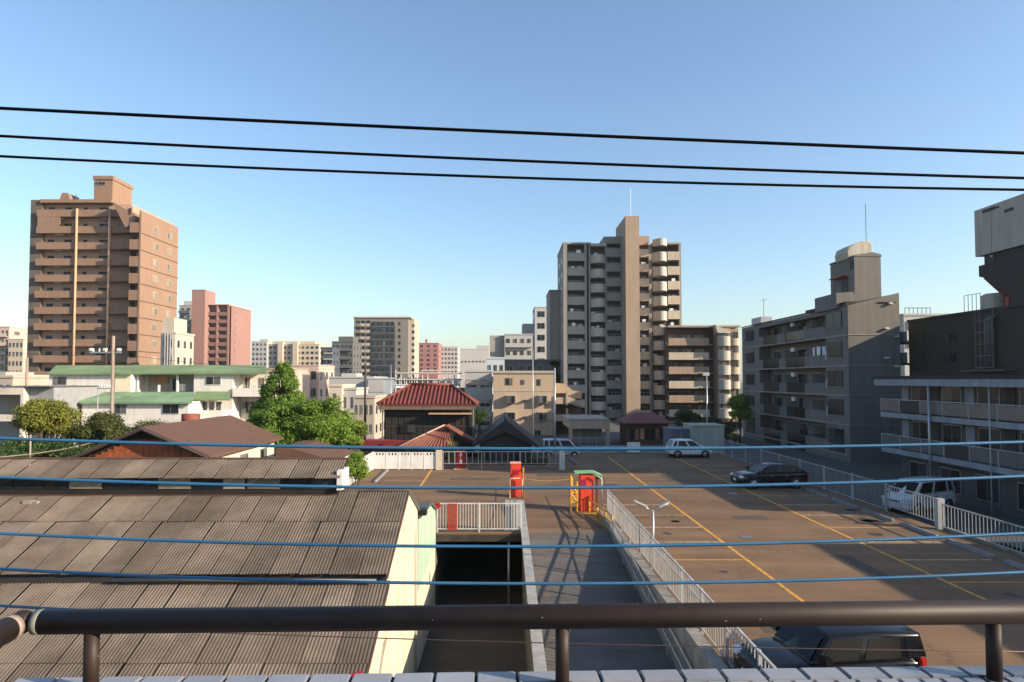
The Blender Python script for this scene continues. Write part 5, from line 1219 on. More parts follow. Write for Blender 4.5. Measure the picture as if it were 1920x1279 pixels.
# carport with a flat tan roof
Yk = 74.0; xk = lambda p: X(p, Yk)
cpn = thing('tan_carport', 'flat-roofed tan garage with an open dark front beside the outside stair', 'garage', (xk(1105), Yk, GZ))
wbox('roof_band', xk(1067), xk(1143), Yk, Yk + 8, Z(804, Yk), Z(787, Yk), TANH, cpn); wbox('roof', xk(1065), xk(1141), Yk - .1, Yk + 8.1, Z(787, Yk) + .001, Z(785, Yk), BEIG, cpn)
for a, b in ((1067, 1073), (1136, 1143)): wbox('pier', xk(a), xk(b), Yk + .02, Yk + .6, GZ, Z(804, Yk) - .001, TANH, cpn)
wbox('back_wall', xk(1073) + .01, xk(1136) - .01, Yk + 3, Yk + 3.2, GZ, Z(804, Yk) - .001, GREY, cpn)
for k in range(3): wbox('shutter_post', xk(1088 + k * 16), xk(1090 + k * 16), Yk + 1.5, Yk + 1.6, GZ, Z(804, Yk) - .002, BARG, cpn)
for k in range(16): wtube('yard_rail', [(xk(1066 + k * 5), Yk - 2, GZ), (xk(1066 + k * 5), Yk - 2, GZ + 1.1)], .02, BARG, cpn, 4)
wtube('yard_rail', [(xk(1066), Yk - 2, GZ + 1.1), (xk(1141), Yk - 2, GZ + 1.1)], .025, BARG, cpn, 4)
# kiosk with hipped red roof
RTL = M('red_tile', (.17, .042, .03), .6, .2, 2.0, bump=.2, bscale=12)
Yi = 72.0; xi = lambda p: X(p, Yi)
ki = thing('red_roofed_kiosk', 'small house with low dark red hip roof and lit shopfront under the tower block', 'building', (xi(1218), Yi, GZ))
def hip(root, x0_, x1_, y0_, y1_, ze, zr_, rx0, rx1, mat, name='roof', th=.12):
    l = root.location; ym = (y0_ + y1_) / 2
    V = [(x0_, y0_, ze), (x1_, y0_, ze), (x1_, y1_, ze), (x0_, y1_, ze), (rx0, ym, zr_), (rx1, ym, zr_), (x0_, y0_, ze - th), (x1_, y0_, ze - th), (x1_, y1_, ze - th), (x0_, y1_, ze - th)]
    V = [(a - l.x, b - l.y, c - l.z) for a, b, c in V]
    return mesh(name, V, [(0, 1, 5, 4), (1, 2, 5), (2, 3, 4, 5), (3, 0, 4), (0, 6, 7, 1), (1, 7, 8, 2), (2, 8, 9, 3), (3, 9, 6, 0), (6, 9, 8, 7)], mat, root)
DKR = M('kiosk_roof', (.2, .07, .055), .7, .15, 1.5)
hip(ki, xi(1170), xi(1262), Yi, Yi + 6, Z(793, Yi), Z(776, Yi), xi(1200), xi(1236), DKR)
wbox('wall', xi(1178), xi(1256), Yi + .9, Yi + 5.5, GZ, Z(793, Yi) - .13, M('kiosk_wall', (.12, .06, .045), .8), ki)
WARM = M('shop_goods', (.45, .22, .13), .6, .5, 3, rnd=.4)
for k in range(7): wwin(ki, xi(1183 + k * 9.6), xi(1191 + k * 9.6), GZ + .8, GZ + 2.1, Yi + .9, glass=WARM if k in (1, 2, 5) else GLASSD, frame=MATS['kiosk_wall'], panes=1)
# storage boxes
def shed(name, label, p0, p1, py, Y, mat, dp=3.0, ribs=7, ridge=0.0):
    t = thing(name, label, 'container', (X(p0, Y), Y, GZ)); zt = Z(py, Y)
    wbox('body', X(p0, Y), X(p1, Y), Y, Y + dp, GZ, zt, mat, t)
    wbox('roof', X(p0, Y) - .08, X(p1, Y) + .08, Y - .08, Y + dp + .08, zt + .001, zt + .1, mat, t)
    for k in range(ribs):
        u = X(p0, Y) + (k + .5) * (X(p1, Y) - X(p0, Y)) / ribs; wbox('rib', u - .04, u + .04, Y - .04, Y - .001, GZ + .1, zt - .1, mat, t)
    wbox('door_bar', (X(p0, Y) + X(p1, Y)) / 2 - .02, (X(p0, Y) + X(p1, Y)) / 2 + .02, Y - .08, Y - .041, GZ + .2, zt - .2, BARG, t)
    return t
shed('pale_storage_container', 'pale grey-green steel storage box behind the white hatchback', 1297, 1357, 799, 60, M('container_pale', (.42, .42, .36), .6, .08, 1, streak=.2))
shed('dark_storage_container', 'low dark blue-grey storage box left of the pale one', 1257, 1296, 806, 61, M('container_dark', (.12, .14, .18), .6, .08, 1))
# far building behind the dark one on the right
t = block('far_railed_roof', 'pale far building with railed roof between the grey house and the dark building', 1697, 1800, 588, 92, GWHT, 12, cols=8, rows=2, sh=2.6)
for k in range(7): wtube('roof_rail', [(X(1702 + k * 8, 92), 92.3, Z(588, 92)), (X(1702 + k * 8, 92), 92.3, Z(577, 92))], .05, DGRY, t, 4)
wtube('roof_rail', [(X(1702, 92), 92.3, Z(577, 92)), (X(1750, 92), 92.3, Z(577, 92))], .05, DGRY, t, 4)

# ------------------------------------------------------------------ red tiled house behind the back fence
Yj = 58.0; xj = lambda p: X(p, Yj)
rh = thing('red_roofed_house', 'dark wooden two-storey house with a red tiled hip roof', 'house', (xj(800), Yj, GZ))
ze, zrd = Z(758, Yj), Z(722, Yj + 3.2)
RX0, RX1, RY0, RY1 = xj(707), xj(893), Yj, Yj + 6.4
DKW = M('dark_wood', (.028, .022, .019), .75, .3, 2.5)
hip(rh, RX0 + .02, RX1 - .02, RY0 + .02, RY1 - .02, ze - .03, zrd - .05, RX0 + 2.6, RX1 - 2.6, RTL)
l = rh.location
# rows of roll tiles on the three slopes that show
def rolls(root, a0, a1, b0, b1, n, r, mat, name='tile_roll'):
    """n rolls from the eave line a0-a1 to the upper line b0-b1"""
    l = root.location
    for i in range(n):
        u = (i + .5) / n; A_ = Vector(a0).lerp(Vector(a1), u); B_ = Vector(b0).lerp(Vector(b1), u)
        if (B_ - A_).length > .25: tube(name, [A_ - l, B_ - l], r, mat, root, 6)
ym = (RY0 + RY1) / 2
def eave_roll(xx):
    up = min((xx - RX0) / 2.6, (RX1 - xx) / 2.6, 1.0)
    return up
for i in range(24):
    xx = RX0 + (i + .5) * (RX1 - RX0) / 24; u = eave_roll(xx)
    tube('tile_roll', [Vector((xx, RY0, ze)) - l, Vector((xx, RY0 + (ym - RY0) * u, ze + (zrd - ze) * u)) - l], .085, RTL, rh, 6)
for i in range(16):
    yy = RY0 + (i + .5) * (RY1 - RY0) / 16; u = min((yy - RY0) / (ym - RY0), (RY1 - yy) / (ym - RY0))
    tube('tile_roll', [Vector((RX1, yy, ze)) - l, Vector((RX1 - 2.6 * u, yy, ze + (zrd - ze) * u)) - l], .08, RTL, rh, 6)
    tube('tile_roll', [Vector((RX0, yy, ze)) - l, Vector((RX0 + 2.6 * u, yy, ze + (zrd - ze) * u)) - l], .08, RTL, rh, 6)
tube('ridge_tiles', [Vector((RX0 + 2.5, ym, zrd + .05)) - l, Vector((RX1 - 2.5, ym, zrd + .05)) - l], .15, RTL, rh, 10)
for a, b in (((RX0, RY0, ze), (RX0 + 2.6, ym, zrd)), ((RX1, RY0, ze), (RX1 - 2.6, ym, zrd))): tube('hip_tiles', [Vector(a) - l + Vector((0, 0, .06)), Vector(b) - l + Vector((0, 0, .06))], .12, RTL, rh, 8)
wbox('wall', xj(718), xj(886), Yj + .7, RY1 - .5, GZ, ze - .15, DKW, rh)
wbox('eave_board', RX0 + .1, RX1 - .1, Yj + .05, Yj + .2, ze - .5, ze - .17, M('eave_board', (.16, .12, .095), .8, .2, 2), rh)
for p in (716, 886): wtube('down_pipe', [(xj(p), Yj + .5, GZ), (xj(p), Yj + .5, ze - .3), (xj(p), Yj + .1, ze - .15)], .06, BARG, rh, 8)
for k in range(14): wbox('wall_batten', xj(722 + k * 12), xj(723 + k * 12), Yj + .66, Yj + .699, GZ, ze - .5, M('batten', (.05, .042, .037), .8), rh)
for y_ in (775, 800): wbox('wall_board', xj(720), xj(884), Yj + .64, Yj + .699, Z(y_ + 2, Yj), Z(y_, Yj), MATS['batten'], rh)
wwin(rh, xj(748), xj(778), Z(813, Yj), Z(797, Yj), Yj + .64, glass=GLASSD, frame=DKW)
wprism('awning', [(xj(804), Z(777, Yj)), (xj(884), Z(777, Yj)), (xj(884), Z(774.5, Yj)), (xj(804), Z(774.5, Yj))], Yj - .2, Yj + .6, 'y', M('awning_tan', (.5, .32, .2), .8), rh)
# side lean-to and front porch roofs
sp_ = thing('red_metal_lean_to', 'flat dull red metal roof left of the wooden house', 'roof', (xj(725), Yj - 2.5, GZ))
wprism('roof', [(xj(681), Z(838, 55)), (xj(779), Z(838, 55)), (xj(782), Z(828, 55)), (xj(700), Z(824, 55))], 54.5, 55.9, 'y', M('red_metal', (.2, .03, .035), .5, .12, 2), sp_)
wbox('wall', xj(690), xj(770), 54.8, 55.8, GZ, Z(838, 55) - .002, DKW, sp_)
pr = thing('red_tiled_porch', 'small gabled porch with orange-red roll tiles in front of the wooden house', 'house', (X(815, 52), 52, GZ))
Yv = 51.5; xv = lambda p: X(p, Yv)
ORTL = M('orange_tile_roll', (.2, .068, .044), .65, .25, 3)
pe, pt_ = Z(838, Yv), Z(802, Yv)
# roof slope seen between its left eave corner, the apex and the right eave
a0, a1, b0, b1 = (xv(748), Yv, pe), (xv(850), Yv, pe), (xv(828), Yv + 2.6, pt_), (xv(832), Yv + 2.6, pt_)
mesh('roof_slope', [Vector(q) - pr.location for q in (a0, a1, b1, b0)], [(0, 1, 2, 3)], ORTL, pr)
rolls(pr, a0, a1, b0, b1, 15, .07, ORTL)
wprism('right_slope', [(xv(832), pt_), (xv(888), Z(833, Yv)), (xv(888), Z(836, Yv)), (xv(832), pt_ - .15)], Yv + 1.6, Yv + 4.6, 'y', ORTL, pr)
tube('hip_tiles', [Vector(a0) - pr.location, Vector(b0) - pr.location], .1, M('hip_pale', (.5, .33, .25), .7), pr, 8)
tube('verge_tiles', [Vector((xv(832), Yv + 1.5, pt_)) - pr.location, Vector((xv(888), Yv + 1.5, Z(833, Yv))) - pr.location], .08, ORTL, pr, 8)
wbox('wall', xv(760), xv(885), Yv + 2.7, Yv + 4.5, GZ, pe - .05, DKW, pr); wbox('front_wall', xv(765), xv(846), Yv + .4, Yv + 2.69, GZ, pe - .06, DKW, pr)
# black gabled house
Yz = 50.5; xz = lambda p: X(p, Yz)
bh = thing('black_gabled_house', 'small dark house with a black gable roof behind the open railing', 'house', (xz(950), Yz, GZ))
BLR = M('black_tile', (.022, .023, .026), .6, .15, 2)
gp, gl, gr = (xz(948), Z(787, Yz)), (xz(886), Z(834, Yz)), (xz(1010), Z(836, Yz))
wprism('roof', [gl, gp, gr, (gr[0] + .05, gr[1] - .22), (gp[0], gp[1] - .95), (gl[0] - .05, gl[1] - .22)], Yz, Yz + 9, 'y', BLR, bh)
wprism('gable', [(xz(899), GZ), (xz(997), GZ), (xz(997), Z(834, Yz)), (gp[0], gp[1] - .96), (xz(899), Z(834, Yz))], Yz + .5, Yz + .6, 'y', M('green_black_wall', (.02, .03, .026), .7, .15, 1), bh)
wbox('wall', xz(900), xz(996), Yz + .61, Yz + 8.8, GZ, Z(836, Yz), MATS['green_black_wall'], bh)
for k in range(5): wwin(bh, xz(910 + k * 17), xz(922 + k * 17), GZ + .9, GZ + 2.0, Yz + .5, glass=GLASSD, frame=MATS['green_black_wall'], panes=2)
tube('ridge_tiles', [Vector((gp[0], Yz - .02, gp[1] + .03)) - bh.location, Vector((gp[0], Yz + 9, gp[1] + .03)) - bh.location], .12, BLR, bh, 8)

# ------------------------------------------------------------------ white house with green roofs
WHH = M('white_house', (.72, .67, .61), .85, .06, .5, streak=.1)
GRF = M('green_roof', (.19, .27, .13), .7, .15, .6, stain=.25)
Yg = 63.0; xg = lambda p: X(p, Yg)
gh = thing('green_roofed_house', 'long white two-storey house with grass-green metal roofs', 'house', (xg(290), Yg, GZ))
def hroof(p0, p1, pe0, pe1, yt, yb, Y0, dp, mat, name='roof'):
    """sloping roof band seen from the front: eave p0..p1 at yb, upper edge pe0..pe1 at yt, dp metres behind"""
    A_ = [Vector((X(p0, Y0), Y0, Z(yb, Y0))), Vector((X(p1, Y0), Y0, Z(yb, Y0))), Vector((X(pe1, Y0 + dp), Y0 + dp, Z(yt, Y0 + dp))), Vector((X(pe0, Y0 + dp), Y0 + dp, Z(yt, Y0 + dp)))]
    A_ = [q - gh.location for q in A_]; B_ = [q - Vector((0, 0, .16)) for q in A_]
    mesh(name, A_ + B_, [(0, 1, 2, 3), (0, 4, 5, 1), (1, 5, 6, 2), (2, 6, 7, 3), (3, 7, 4, 0), (7, 6, 5, 4)], mat, gh)
wbox('wall', xg(92), xg(246), Yg, Yg + 9, GZ, Z(701, Yg), WHH, gh)
wbox('back_wall', xg(246) + .01, xg(500), Yg + 2.5, Yg + 9, GZ, Z(701, Yg), WHH, gh)
wbox('wall', xg(358), xg(432), Yg + .6, Yg + 2.49, GZ, Z(702, Yg), WHH, gh)
hroof(90, 248, 105, 250, 685, 699.5, Yg - .4, 4, GRF); hroof(249, 500, 250, 497, 684.5, 699, Yg + .2, 4, GRF)
hroof(150, 360, 170, 366, 735, 754, Yg - 4.5, 4.3, M('green_roof_worn', (.2, .31, .18), .75, .25, .8, stain=.3)); hroof(361, 432, 368, 432, 734, 748, Yg - 2, 2.3, GRF)
wbox('lower_wall', X(152, 58.7), X(352, 58.7), 58.9, Yg - .01, GZ, Z(754, 58.7), WHH, gh)
wbox('pale_strip', xg(216), xg(245), Yg - .05, Yg - .001, Z(735, Yg), Z(701, Yg), M('cream_strip', (.72, .62, .46), .8), gh)
wwin(gh, xg(101), xg(125), Z(721, Yg), Z(707, Yg), Yg, frame=DGRY, panes=3)
wwin(gh, xg(137), xg(144), Z(738, Yg), Z(722, Yg), Yg, frame=BARG, panes=1)
wwin(gh, xg(381), xg(410), Z(722, Yg), Z(706, Yg), Yg + .6, frame=WHITE, panes=2)
wbox('dark_porch', xg(252), xg(357), Yg + 2.4, Yg + 2.499, Z(735, Yg), Z(701, Yg), GREY, gh)
wwin(gh, xg(300), xg(315), Z(733, Yg + 2), Z(709, Yg + 2), Yg + 2.4, glass=GLASSD, frame=GREY); wbox('brown_screen', xg(264), xg(292), Yg + 2.3, Yg + 2.39, Z(720, Yg), Z(702, Yg), M('screen_brown', (.36, .22, .13), .8), gh)
for p in (250, 290, 325): wtube('porch_post', [(xg(p), Yg + .8, Z(735, Yg)), (xg(p), Yg + .8, Z(701 if p != 290 else 722, Yg))], .13, WHITE, gh, 6)
for k in range(12): wbox('railing_bar', xg(320 + k * 3), xg(321 + k * 3), Yg + 1.0, Yg + 1.05, Z(734, Yg), Z(720, Yg), BARG, gh)
for a, b in ((216, 238), (305, 336)): wwin(gh, X(a, 58.8), X(b, 58.8), Z(776, 58.8), Z(758, 58.8), 58.9, frame=BARG)
wbox('balcony_front', xg(433), xg(498), Yg + .4, Yg + .55, Z(744, Yg), Z(728, Yg), WHH, gh); wbox('balcony_floor', xg(433), xg(498), Yg + .551, Yg + 2.5, Z(744, Yg), Z(742, Yg), WHH, gh)
for a in (440, 468): wwin(gh, xg(a), xg(a + 11), Z(736, Yg + 2), Z(708, Yg + 2), Yg + 2.5, frame=CREA)
for k in range(10): wbox('railing_bar', xg(448 + k * 4), xg(449 + k * 4), Yg + .42, Yg + .46, Z(728, Yg), Z(722, Yg), BARG, gh)
wbox('veranda', xg(362), xg(432), Yg - 1.8, Yg + .59, GZ, Z(770, Yg - 1.8), WHH, gh)
for k in range(5): wwin(gh, xg(364 + k * 13), xg(375 + k * 13), Z(776, Yg), Z(752, Yg), Yg - 1.2, glass=GLASS, frame=WHITE, panes=1)
for k in range(3): wbox('garden_arch', xg(440 + k * 12), xg(446 + k * 12), Yg + 1.9, Yg + 2.49, Z(776, Yg), Z(755, Yg), DGRY, gh)
# white canopy building at the left edge
wc = thing('white_canopy_building', 'white building with a deep open canopy at the left edge beside the yellow-green tree', 'building', (X(40, 55), 55, GZ))
x5 = lambda p: X(p, 55)
WCB = M('white_canopy', (.62, .55, .46), .8, .06, .5, streak=.1)
wbox('roof_band', x5(-60), x5(45), 55, 63, Z(740, 55), Z(726, 55), WCB, wc); wbox('pier', x5(39), x5(45), 55.02, 56, GZ, Z(740, 55) - .002, WCB, wc)
wbox('grey_wall', x5(45) + .01, x5(92), 55.6, 63, GZ, Z(727, 55), M('canopy_grey', (.26, .27, .28), .8), wc); wbox('lower_band', x5(-60), x5(39) - .01, 54.9, 56, Z(790, 55), Z(778, 55), WCB, wc)
wbox('inner_wall', x5(-60), x5(39) - .02, 58, 62.9, GZ, Z(741, 55), GREY, wc); wbox('roof_line', x5(-60), x5(93), 54.95, 63.1, Z(726, 55) + .001, Z(724.5, 55), DGRY, wc)
t = block('low_grey_roofs', 'low grey house with a roof terrace above the white canopy', -30, 24, 704, 80, BEIG, 8, cols=4, rows=2, sh=2.4); extra(t, -30, 10, 697, 704, 82, 5, GREY)
t = block('low_pale_house', 'low pale house between the grey roof terrace and the orange tower', 25, 52, 703, 84, M('pale_sunlit', (.55, .45, .36), .85), 7, cols=3, rows=1)
# brown roofed wooden house
Yn = 32.5; zrg = 4.05; zev = 2.58; xrg = -18.2
wh = thing('brown_roofed_house', 'wooden house with a plain brown gable roof beyond the workshop', 'house', (xrg, Yn, -3.2))
BRR = M('brown_roof', (.115, .063, .043), .75, .1, .8)
RWD = M('red_wood', (.3, .085, .036), .7, .35, 2.2)
l = wh.location
def lp_(x, y, z): return (x - l.x, y - l.y, z - l.z)
for s, ev in ((1, zev), (-1, zev - .35)):
    xe_ = xrg + s * (3.5 if s > 0 else 4.2)
    V = [lp_(xrg, Yn - .25, zrg), lp_(xe_, Yn - .35, ev), lp_(xe_, Yn + 10.2, ev), lp_(xrg, Yn + 10.2, zrg), lp_(xrg, Yn - .25, zrg - .14), lp_(xe_, Yn - .35, ev - .14), lp_(xe_, Yn + 10.2, ev - .14), lp_(xrg, Yn + 10.2, zrg - .14)]
    mesh('roof_slope', V, [(0, 1, 2, 3), (4, 7, 6, 5), (0, 4, 5, 1), (1, 5, 6, 2), (2, 6, 7, 3)], BRR, wh)
    tube('barge_board', [lp_(xrg, Yn - .3, zrg - .12), lp_(xe_, Yn - .4, ev - .12)], .09, M('barge', (.06, .045, .04), .7), wh, 6)
prism('gable', [(-3.6, 0), (3.0, 0), (3.0, zev + 3.2 - .05), (0, zrg + 3.2 - .2), (-3.6, zev + 3.2 - .35)], .3, .45, 'y', DKW, wh)
for k in range(21):
    x_a = -3.55 + k * .31; hgt = 3.2 + 2.2 + .0 * k
    top_ = min(zrg + 3.2 - .4 - abs(x_a + .15) * .43, 3.2 + 3.35); box('plank', x_a, x_a + .29, .24 + .01 * (k % 2), .299, 0, top_, RWD, wh)
box('wall', 2.4, 3.0, .46, 10, 0, zev + 3.1, M('cream_plaster', (.62, .55, .42), .85, .06, .6), wh)
for k in range(3): window(wh, 1.5 + k * 3, 2.6 + k * 3, zev + 3.2 - 1.6, zev + 3.2 - .5, 3.0, 'x', 1)
wtube('roof_drum', [(X(359, 41), 41, 3.4), (X(359, 41), 41, Z(776, 41))], .55, M('rust_drum', (.2, .06, .04), .7, .25, 3), wh, 16)
o = thing('low_brown_roof', 'lower brown roof just right of the wooden house', 'house', (X(590, 38), 38, -3.2))
wprism('roof', [(X(528, 38), Z(858, 38) - .1), (X(640, 38), Z(858, 38) - .1), (X(560, 38), Z(838, 38)), (X(530, 38), Z(838, 38))], 37, 42, 'y', BRR, o); wbox('wall', X(532, 38), X(630, 38), 37.4, 41.5, -3.2, Z(858, 38) - .101, WHH, o)

# ------------------------------------------------------------------ poles
def pole(label, px, ytop, Y, r, mat, base=GZ, arms=(), name='utility_pole'):
    t = thing(name, label, 'pole', (X(px, Y), Y, base)); h = Z(ytop, Y) - base
    MB().tube([(0, 0, 0), (0, 0, h)], [r, r * .8], 10).build('shaft', mat, t, True)
    for (a0, a1, zz) in arms:
        box('cross_arm', (a0 - px) / FPX * Y, (a1 - px) / FPX * Y, -.05, .05, Z(zz, Y) - base - .05, Z(zz, Y) - base + .05, STEEL, t)
        n = 5
        for i in range(n):
            u = ((a0 - px) + (a1 - a0) * (i + .5) / n) / FPX * Y; tube('insulator', [(u, 0, Z(zz, Y) - base + .05), (u, 0, Z(zz, Y) - base + .28)], .055, WHITE, t, 6)
    return t
PCON = M('pole_concrete', (.3, .24, .195), .85, .12, 1.5, streak=.2)
t = pole('brown concrete utility pole in front of the green-roofed house', 211, 630, 45, .125, PCON, -3.2, ((168, 226, 661),))
for a in (170, 196, 222): vbox('transformer', (a - 211) / FPX * 45 - .12, (a - 211) / FPX * 45 + .12, -.12, .12, Z(660, 45) + 3.2 + .06, Z(653, 45) + 3.2, WHITE, t, .03)
pole('thin pole with a short arm left of the utility pole', 184, 725, 50, .05, BARG, -3.2, ((184, 208, 728),))
pole('weathered pole at the left edge against the orange tower', 50, 671, 70, .16, PCON)
pole('dark slim pole beside the red tiled roof', 685, 682, 62, .13, M('dark_pole', (.05, .045, .04), .8), GZ)
pole('thin pale pole in front of the tan apartment house', 999, 655, 70, .07, STEEL)
pole('tall pale lamp standard on a thick sleeve behind the back railing', 1040, 690, 49, .09, STEEL, 0.0, name='lamp_standard')
pole('slim pale lamp standard in front of the low brown wing', 1325, 702, 63, .08, STEEL, GZ, ((1318, 1330, 704),), name='lamp_standard')
pole('thin grey pole on the roofs left of the red tiled house', 733, 684, 75, .06, STEEL)
pole('thin pale pole on the steel framework', 781, 700, 78, .05, BARG)
pole('short pole with a bird-bath lamp among the left trees', 60, 815, 30, .05, PCON, -3.2)
# sagging service wires over the left gardens
def span(label, a, b, sag, r, mat):
    a, b = Vector(a), Vector(b); n = 24
    tag(tube('service_wire', [a.lerp(b, i / n) - Vector((0, 0, sag * (1 - (2 * i / n - 1) ** 2))) for i in range(n + 1)], r, mat, None, 5), label, 'wire', None)
span('pale wire rising across the dark left trees to the brown utility pole', W(-40, 860, 24), W(211, 818, 45), .25, .025, PCON)
span('thin wire from the utility pole towards the orange tower', W(211, 664, 45), W(-40, 650, 70), .4, .015, BLKW)
span('thin wire from the utility pole towards the dark slim pole', W(211, 662, 45), W(685, 690, 62), .5, .012, BLKW)
# ------------------------------------------------------------------ trees and plants
def leaf_mat(name, c1, c2, c3):
    m = bpy.data.materials.new(name); m.use_nodes = True
    n = m.node_tree; N = n.nodes; L = n.links; b = N['Principled BSDF']
    b.inputs['Roughness'].default_value = 0.6; b.inputs['Specular IOR Level'].default_value = 0.25
    g = N.new('ShaderNodeNewGeometry'); t = N.new('ShaderNodeTexNoise'); t.inputs['Scale'].default_value = 0.9; t.inputs['Detail'].default_value = 3
    L.new(g.outputs['Position'], t.inputs['Vector'])
    ad = N.new('ShaderNodeMath'); ad.operation = 'MULTIPLY_ADD'; ad.inputs[1].default_value = 0.5; L.new(g.outputs['Random Per Island'], ad.inputs[0]); L.new(t.outputs[0], ad.inputs[2])
    cr = N.new('ShaderNodeValToRGB'); e = cr.color_ramp.elements; e[0].position = .4; e[0].color = (*c1, 1); e[1].position = 1.0; e[1].color = (*c3, 1)
    k = e.new(.7); k.color = (*c2, 1)
    L.new(ad.outputs[0], cr.inputs[0]); L.new(cr.outputs[0], b.inputs['Base Color'])
    tr = N.new('ShaderNodeBsdfTranslucent'); L.new(cr.outputs[0], tr.inputs[0])
    mx = N.new('ShaderNodeMixShader'); mx.inputs[0].default_value = .3
    L.new(b.outputs[0], mx.inputs[1]); L.new(tr.outputs[0], mx.inputs[2]); L.new(mx.outputs[0], N['Material Output'].inputs[0])
    return m
BARK = M('bark', (.09, .065, .045), .9, .25, 3, bump=.4, bscale=20)
def leaves(clumps, n, size, rng, flat=0.0):
    """clumps: (centre, radii); leaves lie on and inside each clump, denser towards its skin"""
    V, Fc = [], []
    tot = sum(max(r) ** 2 for _, r in clumps)
    for c, r in clumps:
        k = int(n * max(r) ** 2 / tot)
        for _ in range(k):
            d = Vector((rng.gauss(0, 1), rng.gauss(0, 1), rng.gauss(0, 1))).normalized()
            rad = rng.uniform(.3, 1.0) ** .5 * max(.5, rng.gauss(1, .17))
            p = Vector((c[0] + d.x * r[0] * rad, c[1] + d.y * r[1] * rad, c[2] + d.z * r[2] * rad))
            nrm = (d + Vector((rng.gauss(0, .5), rng.gauss(0, .5), rng.gauss(0, .5) + .35))).normalized()
            a = nrm.orthogonal().normalized(); a = Matrix.Rotation(rng.uniform(0, 6.28), 3, nrm) @ a; b = nrm.cross(a)
            s = size * rng.uniform(.5, 1.5); w_ = s * .55
            i = len(V); V += [tuple(p - a * s * .5), tuple(p + b * w_ * .5), tuple(p + a * s * .5 + nrm * s * .12), tuple(p - b * w_ * .5)]
            Fc.append((i, i + 1, i + 2, i + 3))
    return V, Fc
def tree(name, label, base, clumps, n, size, mat, trunk_r=.18, seed=1, limbs=6, group=None):
    rng = random.Random(seed)
    t = thing(name, label, 'tree', base, 0, group); b = Vector(base)
    top = max(c[2] for c, r in clumps)
    cx_ = sum(c[0] for c, r in clumps) / len(clumps); cy_ = sum(c[1] for c, r in clumps) / len(clumps)
    mb = MB(); H_ = (top - b.z)
    tip = Vector((cx_ - b.x, cy_ - b.y, H_ * .8))
    pts = [Vector((0, 0, 0)), tip * .3 + Vector((rng.uniform(-.1, .1), 0, 0)), tip * .65, tip]
    mb.tube(pts, [trunk_r, trunk_r * .75, trunk_r * .45, trunk_r * .15], 8); mb.build('trunk', BARK, t, True)
    mb = MB()
    for c, r in clumps[:max(limbs, len(clumps))]:
        q = Vector(c) - b; s_ = tip * rng.uniform(.3, .6)
        mb.tube([s_, s_.lerp(q, .55) + Vector((0, 0, .15)), q], [trunk_r * .35, trunk_r * .22, trunk_r * .06], 6)
    mb.build('limbs', BARK, t, True)
    V, Fc = leaves([((c[0] - b.x, c[1] - b.y, c[2] - b.z), r) for c, r in clumps], n, size, rng)
    mesh('crown', V, Fc, mat, t)
    return t
def mound(px0, px1, y0, y1, Y, k, rng, rmin=.5, rmax=1.0, dp=1.0):
    """clumps filling an ellipse seen between the pixel limits"""
    c0 = W((px0 + px1) / 2, (y0 + y1) / 2, Y); rx = (px1 - px0) / 2 / FPX * Y; rz = (y1 - y0) / 2 / FPX * Y
    out = []
    for i in range(k):
        d = Vector((rng.gauss(0, 1), rng.gauss(0, 1), rng.gauss(0, 1))).normalized() * rng.uniform(.2, .85) ** .6
        r = rng.uniform(rmin * .55, rmax * 1.1)
        out.append(((c0.x + d.x * (rx - r * .6), Y + d.y * rx * dp, c0.z + d.z * (rz - r * .5)), (r * rng.uniform(.8, 1.3), r, r * rng.uniform(.5, .85))))
    return out
rng = random.Random(3)
LG = leaf_mat('leaf_bright', (.04, .085, .008), (.11, .19, .018), (.2, .29, .035))
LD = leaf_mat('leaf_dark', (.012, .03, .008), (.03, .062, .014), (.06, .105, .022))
LY = leaf_mat('leaf_yellow', (.045, .06, .01), (.125, .14, .018), (.23, .225, .033))
LM = leaf_mat('leaf_olive', (.02, .03, .008), (.055, .07, .014), (.1, .11, .025))
LN = leaf_mat('leaf_mid', (.03, .068, .008), (.08, .15, .017), (.15, .235, .032))
Yx = 47.0
# tall pointed tree behind, broad bright one in front
cl = []
for i in range(26):
    u = i / 25; zz = Z(685, 52) * u + Z(800, 52) * (1 - u); r_ = .35 + 2.5 * (1 - u) ** .85
    for q in range(3):
        an = rng.uniform(0, 6.28); cl.append(((X(530 - 4 * (1 - u), 52) + math.cos(an) * r_ * .8, 52 + math.sin(an) * r_ * .8, zz), (.35 + .4 * (1 - u),) * 2 + (.3 + .25 * (1 - u),)))
tree('tall_pointed_tree', 'tall dark pointed tree rising behind the bright round tree', (X(528, 52), 52, -3.2), cl, 34000, .16, LN, .25, 11)
tree('round_green_tree', 'broad bright green round-topped tree left of the wooden house', (X(600, Yx), Yx, -3.2), mound(512, 684, 726, 872, Yx, 62, rng, .55, 1.0), 62000, .15, LG, .3, 12)
tree('dark_shoulder_tree', 'darker green tree at the left shoulder of the bright round tree', (X(510, 46), 46, -3.2), mound(464, 585, 726, 872, 46.0, 44, rng, .5, .9), 34000, .15, LN, .2, 13)
tree('olive_side_bush', 'thin yellow-green bush between the round tree and the red lean-to', (X(672, 49), 49, -3.2), mound(646, 690, 780, 872, 49, 16, rng, .35, .6), 9000, .13, leaf_mat('leaf_lime', (.05, .06, .01), (.12, .15, .025), (.2, .24, .04)), .1, 14)
tree('yellow_green_tree', 'clipped yellow-green cloud-pruned tree at the left beside the white canopy', (X(88, 40), 40, -3.2), mound(28, 146, 738, 826, 40, 48, rng, .4, .75), 30000, .13, LY, .16, 15)
tree('low_dark_tree', 'low dark olive tree right of the yellow-green one', (X(190, 41), 41, -3.2), mound(120, 245, 772, 850, 41, 34, rng, .4, .8), 22000, .13, LM, .14, 16)
